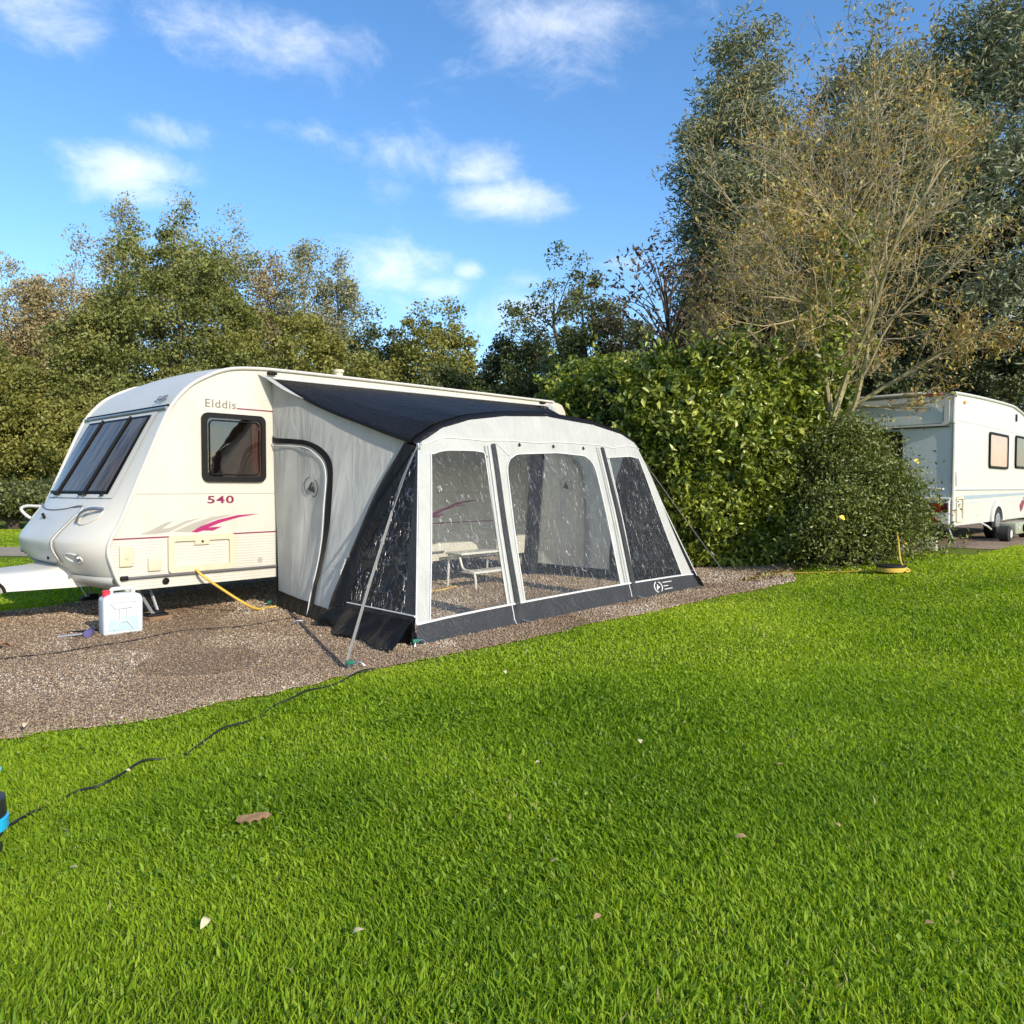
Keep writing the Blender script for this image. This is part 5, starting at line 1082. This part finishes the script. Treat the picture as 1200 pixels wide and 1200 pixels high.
# leafy shoots standing out of the hedge
sh = []
for k in range(560):
    a_ = rh.uniform(-np.pi, .4) if k % 3 else rh.uniform(0, 6.28); h = rh.uniform(.25, 1) ** .6
    b = hedge_pt(np.array(a_), np.array(min(h, .95)), np.array(.05)); o_ = np.array([math.cos(a_) * .25, math.sin(a_) * .25, rh.uniform(.1, .5) * (1.3 if h > .85 else .7)])
    t = rh.uniform(0, 1, 15)[:, None]; sh.append(b + o_ * t + rh.normal(0, .045, (15, 3)))
foliage('shoots', np.concatenate(sh), .125, .46, m_laurel, hd, rh, None, up_bias=0)
# ---- dark small-leaved shrubs to the right of the hedge
def shrub(label, X, Y, H, hw, n, seed, dep=.8, leafs=.052, mat=None):
    r = np.random.default_rng(seed); rt = empty('dark_shrub', (X, Y, float(rise(X))), 0, label, 'shrub', 'shrubs at the hedge end')
    nc = 260; h = r.uniform(0, 1, nc) ** .8; an = r.uniform(0, 6.28, nc); rr = np.sqrt(np.clip(1.02 - h ** 1.9, 0, 1)) * hw * (.6 + .4 * r.uniform(0, 1, nc) ** .5) * (1 + .40 * r.normal(0, .6, nc))
    C = np.stack([np.cos(an) * rr, np.sin(an) * rr * dep, .12 + h * H * .95], 1)
    k = r.poisson(n / nc, nc); i = np.repeat(np.arange(nc), k); g = r.normal(0, 1, (len(i), 3)) * np.array([.15, .15, .12]); P = C[i] + g
    out_ = r.uniform(0, 1, len(i)) < .12; P[out_] += r.normal(0, .17, (out_.sum(), 3)); P[:, 2] = np.maximum(P[:, 2], .02)
    t = np.clip(r.uniform(0, 1, len(i)) * .6 + r.uniform(0, 1, nc)[i] * .4, 0, 1)
    foliage('foliage', P, leafs, .5, mat or m_coto, rt, r, t)
    m = MB()
    for c in C[::4]: m.tube(crom([(c[0] * .15, c[1] * .15, 0), (c[0] * .6, c[1] * .6, c[2] * .6), tuple(c)], 3), np.linspace(.018, .004, 7), 5, cap=False)
    m.build('stems', simple('shrub_twigs', (.06, .045, .03), .9, .3), rt, fixn=False); return rt
m_mix = leafy('shrub_leaves', [(0, (.05, .07, .014)), (.5, (.15, .18, .035)), (.9, (.27, .29, .07)), (1, (.36, .35, .14))], .42, .25, .5)
s1 = shrub('dark small leaved shrub against the sunny end of the hedge, low and wide', 4.80, 11.0, 1.0, .55, 9000, 61)
s2 = shrub('taller dark shrub with a yellow leaf, its branches over the rear of the white caravan', 5.25, 11.85, 2.05, .76, 20000, 62, mat=m_mix)
s3 = shrub('rounded green shrub nearest to the white caravan rear light', 5.52, 11.2, 1.25, .58, 14000, 63, mat=m_mix)
ylw = simple('yellow_leaf', (.75, .55, .04), .5, .15, 20)
for par, q, yy in ((s2, (1073, 541), 11.2), (s1, (987, 607), 10.35), (s3, (1061, 637), 10.9)):
    d = Vector(((q[0] - 600) / FPX * yy, yy, zt(q[1], yy))) - par.location
    a = leafshape(.12, .3).build('yellow_leaf', ylw, par); a.location = d; a.rotation_euler = (R(70), R(20), R(15)); a['label'] = 'bright yellow leaf among dark ones'
# ---- bare twiggy tree rising from the hedge
def twig_tree(X, Y):
    r = random.Random(5); root = empty('twiggy_tree', (X, Y, float(rise(X))), 0, 'half bare pale barked tree with a fan of twigs rising out of the hedge end', 'tree')
    big = MB(); fine = MB(); tips = []
    cen, ax_ = Vector((-.35, 0, 5.0)), Vector((2.3, 2.2, 3.7))
    def grow(p, d, ln, rad, lev):
        p = Vector(p); d = Vector(d).normalized(); segs = 5 if lev < 3 else 3; pts = [p]; q = p.copy()
        for i in range(segs):
            d = (d + Vector((r.gauss(0, .19), r.gauss(0, .19), r.gauss(.02, .13)))).normalized(); q = q + d * ln / segs; pts.append(q.copy())
            e_ = q - cen
            if lev > 1 and (e_.x / ax_.x) ** 2 + (e_.y / ax_.y) ** 2 + (e_.z / ax_.z) ** 2 > r.uniform(.85, 1.25): break
        k_ = len(pts); end = rad * .5
        end_ = .006 if lev == 1 else end
        (big if lev < 2 else fine).tube(pts, np.linspace(rad, end_, k_), 6 if lev < 2 else (4 if lev < 3 else 3), cap=False)
        if lev >= 4: tips.append(tuple(q)); tips.append(tuple(pts[-2]))
        if lev >= 5: return
        n = {1: 7, 2: 6, 3: 5, 4: 2}[lev]
        for k in range(n):
            t = .18 + .82 * (k + r.random()) / n; i = min(k_ - 2, int(t * (k_ - 1))); b = pts[i].lerp(pts[i + 1], min(1, t * (k_ - 1) - i))
            an = r.uniform(0, 6.28); side = d.orthogonal().normalized(); side.rotate(Quaternion(d, an))
            sp_ = r.uniform(.35, 1.0); nd = (d * math.cos(sp_) + side * math.sin(sp_)); nd.z += .10
            grow(b, nd, ln * r.uniform(.42, .62), max(.0038, rad * (1 - .5 * t) * r.uniform(.38, .55)), lev + 1)
    for (dx, dy, dz, l, rad) in ((0, 0, 1, 4.4, .060), (-.20, .05, 1, 4.2, .05), (.25, -.08, 1, 4.0, .05), (.55, .1, .8, 3.0, .045), (-.55, -.1, .85, 3.2, .042), (.62, .25, .8, 2.8, .036), (-.1, .3, 1, 4.0, .045), (.08, -.15, 1, 4.6, .05), (-.8, -.2, .7, 2.5, .034), (-.35, -.1, 1, 3.9, .042)):
        grow((r.gauss(0, .10), r.gauss(0, .09), r.uniform(1.5, 2.3)), (dx, dy, dz), l, rad, 1)
    big.tube([(.02, 0, -.05), (0, .02, .9), (.02, 0, 1.9)], [.10, .085, .07], 9)
    br = simple('lichen_bark', (.34, .29, .14), .85, .3, 9, bump=.5, stretch=(2, 2, .6)); br2 = simple('twig_bark', (.35, .28, .155), .85, .35, 6)
    big.build('trunk', br, root, fixn=False); fine.build('twigs', br2, root, fixn=False)
    tp = np.array(tips); rr = np.random.default_rng(9); k = rr.permutation(len(tp))[:min(len(tp), 6800)]
    lv = np.concatenate([tp[k] + rr.normal(0, .05, (len(k), 3)) for _ in range(2)])
    foliage('leaves', lv, .065, .5, leafy('sparse_yellow_leaves', [(0, (.26, .14, .04)), (.4, (.38, .26, .07)), (.8, (.42, .38, .09)), (1, (.52, .45, .20))], .5, .3), root, rr, droop=.6)
    iv = np.stack([rr.normal(0, .26, 1800), rr.normal(-.15, .3, 1800), rr.uniform(2.9, 5.4, 1800)], 1); iv[:, 0] += np.where(iv[:, 2] < 4.2, -.25, .05)
    foliage('ivy', iv, .09, .7, m_laurel, root, rr)
    print('twigs', len(fine.f), len(tips)); return root
twig_tree(5.35, 12.6)
o = MB().box((0, 0, .10), (.09, .30, .22), bev=.02).build('edging_stone', simple('pale_stone', (.50, .44, .32), .8, .2)); P = on_terrain(1086, 645); o.location = P; o.rotation_euler = (0, 0, R(50)); tag(o, 'pale edging stone standing at the right foot of the shrubs', 'stone')

# dry leaf litter under the hedge, clover in the lawn
rl_ = np.random.default_rng(91)
xs, dd_ = rl_.uniform(-1.0, 4.2, 900), np.abs(rl_.normal(0, .22, 900))
q_ = np.array([tuple(wl(HO.x - .1 + x, HO.y - .25 - d_)) for x, d_ in zip(xs, dd_)]); q_[:, 2] = rise(q_[:, 0]) + .022
lt = foliage('leaf_litter', q_, .06, .6, leafy('litter_leaves', [(0, (.10, .06, .03)), (.5, (.30, .20, .08)), (.85, (.42, .34, .10)), (1, (.30, .34, .08))], .7, .1), None, rl_, None, up_bias=2.0); tag(lt, kind='stuff')
n_ = 60000; cx_, cy_ = rl_.uniform(-6, 6, n_), rl_.uniform(1.4, 8.5, n_)
k_ = (np.abs(cx_) < cy_ * .7 + .2) & (vnoise(cx_ * 1.9 + 3, cy_ * 1.9, 71) > .70) & ~in_pitch(cx_, cy_, .05); C_ = np.stack([cx_[k_], cy_[k_], rise(cx_[k_]) + rl_.uniform(.012, .034, k_.sum())], 1)
cl = foliage('clover', C_, .014, .95, leafy('clover_leaves', [(0, (.12, .22, .02)), (.6, (.20, .32, .03)), (1, (.30, .42, .06))], .6, .4), None, rl_, None, up_bias=1.6); tag(cl, kind='stuff')
# ------------------------------------------------------------------ sky, sun, camera
SUN_EL, SUN_AZ = R(27), math.atan2(.644, -.765)           # azimuth measured from +Y towards +X
w = bpy.data.worlds.new('World'); SC.world = w; w.use_nodes = True
nt = w.node_tree; nt.nodes.clear()
out = nt.nodes.new('ShaderNodeOutputWorld'); bg = nt.nodes.new('ShaderNodeBackground'); bg.inputs['Strength'].default_value = SKY
sk = nt.nodes.new('ShaderNodeTexSky'); sk.sky_type = 'NISHITA'; sk.sun_disc = False; sk.sun_elevation = SUN_EL; sk.sun_rotation = SUN_AZ; sk.air_density = 1.0; sk.dust_density = .6; sk.ozone_density = 2.0; sk.altitude = 0
hs = N(nt, 'ShaderNodeHueSaturation', Saturation=SKYSAT, Value=1.0); L(nt, sk.outputs[0], hs.inputs['Color'])
gm = N(nt, 'ShaderNodeMix', data_type='RGBA', blend_type='MULTIPLY'); gm.inputs[0].default_value = 1; L(nt, hs.outputs[0], gm.inputs[6]); gm.inputs[7].default_value = SKYTINT
tc = nt.nodes.new('ShaderNodeTexCoord'); sx = nt.nodes.new('ShaderNodeSeparateXYZ'); L(nt, tc.outputs['Generated'], sx.inputs[0])
def M(op, a, b=None, clamp=False):
    n = nt.nodes.new('ShaderNodeMath'); n.operation = op; n.use_clamp = clamp
    for i, q in enumerate((a, b)):
        if q is None: continue
        if isinstance(q, (int, float)): n.inputs[i].default_value = q
        else: L(nt, q, n.inputs[i])
    return n.outputs[0]
# clouds sit at fixed bearings (azimuth and elevation) of the sky
az = M('ARCTAN2', sx.outputs['X'], sx.outputs['Y']); el = M('ARCSINE', sx.outputs['Z'])
def bearing(q): 
    x = (q[0] - 600) / FPX; z = (HZ - q[1]) / FPX; return math.atan(x), math.atan(z / math.hypot(1, x))
tot = None
CL = [((158, 212), 54, 26, .85), ((205, 160), 50, 16, .50), ((350, 158), 60, 12, .40), ((478, 185), 48, 32, .62), ((465, 228), 38, 18, .5), ((418, 182), 22, 14, .4), ((562, 200), 46, 24, .66), ((590, 238), 60, 18, .80), ((455, 312), 66, 28, .60), ((548, 320), 16, 10, .60), ((520, 340), 32, 15, .62),
      ((600, 372), 60, 30, .5), ((735, 315), 32, 14, .5), ((435, 355), 60, 36, .35), ((620, 330), 30, 14, .4), ((300, 60), 120, 34, .6), ((640, 40), 150, 40, .55), ((60, 20), 80, 30, .6)]
for q, sa, se, amp in CL:
    a0, e0 = bearing(q); k = math.cos(e0)
    da = M('DIVIDE', M('SUBTRACT', az, a0), sa / FPX * math.cos(a0)); de = M('DIVIDE', M('SUBTRACT', el, e0), se / FPX)
    g = M('MULTIPLY', M('EXPONENT', M('MULTIPLY', M('ADD', M('MULTIPLY', da, da), M('MULTIPLY', de, de)), -.55)), amp)
    tot = g if tot is None else M('MAXIMUM', tot, g)
mp = N(nt, 'ShaderNodeMapping'); mp.inputs['Scale'].default_value = (1, 1, 1.7); L(nt, tc.outputs['Generated'], mp.inputs['Vector'])
n1 = N(nt, 'ShaderNodeTexNoise', Scale=11.0, Detail=12.0, Roughness=.66, Distortion=.3); L(nt, mp.outputs[0], n1.inputs['Vector'])
val = M('ADD', tot, M('MULTIPLY', M('SUBTRACT', n1.outputs['Fac'], .5), 1.15))
mr = N(nt, 'ShaderNodeMapRange', interpolation_type='SMOOTHSTEP'); L(nt, val, mr.inputs['Value']); mr.inputs['From Min'].default_value = .22; mr.inputs['From Max'].default_value = 1.05
cf = M('MULTIPLY', mr.outputs['Result'], .80, True)
cm = N(nt, 'ShaderNodeMix', data_type='RGBA'); L(nt, cf, cm.inputs[0]); L(nt, gm.outputs[2], cm.inputs[6]); cm.inputs[7].default_value = CLOUD
L(nt, cm.outputs[2], bg.inputs['Color']); L(nt, bg.outputs[0], out.inputs['Surface'])
sd = Vector((math.sin(SUN_AZ) * math.cos(SUN_EL), math.cos(SUN_AZ) * math.cos(SUN_EL), math.sin(SUN_EL)))
sl = bpy.data.lights.new('sun', 'SUN'); sl.energy = SUNP; sl.angle = R(.53); sl.color = (1.0, .91, .775)
so = bpy.data.objects.new('sun', sl); so.rotation_euler = sd.to_track_quat('Z', 'Y').to_euler(); so.location = (20, -20, 20); COL.objects.link(so)
cam = bpy.data.cameras.new('camera'); cam.sensor_width = 36; cam.lens = 36 * FPX / 1200; cam.clip_start = .05; cam.clip_end = 3000
co = bpy.data.objects.new('camera', cam); co.location = (0, 0, CAMH); co.rotation_euler = (math.pi / 2 - PITCH, 0, 0); COL.objects.link(co); SC.camera = co
SC.view_settings.view_transform = 'Standard'; SC.view_settings.look = 'None'; SC.view_settings.exposure = EXPO; SC.view_settings.gamma = 1; SC.view_settings.use_curve_mapping = False
SC.render.engine = 'CYCLES'; SC.cycles.max_bounces = 8; SC.cycles.transparent_max_bounces = 24; SC.cycles.caustics_reflective = False; SC.cycles.caustics_refractive = False
SC.cycles.use_denoising = True
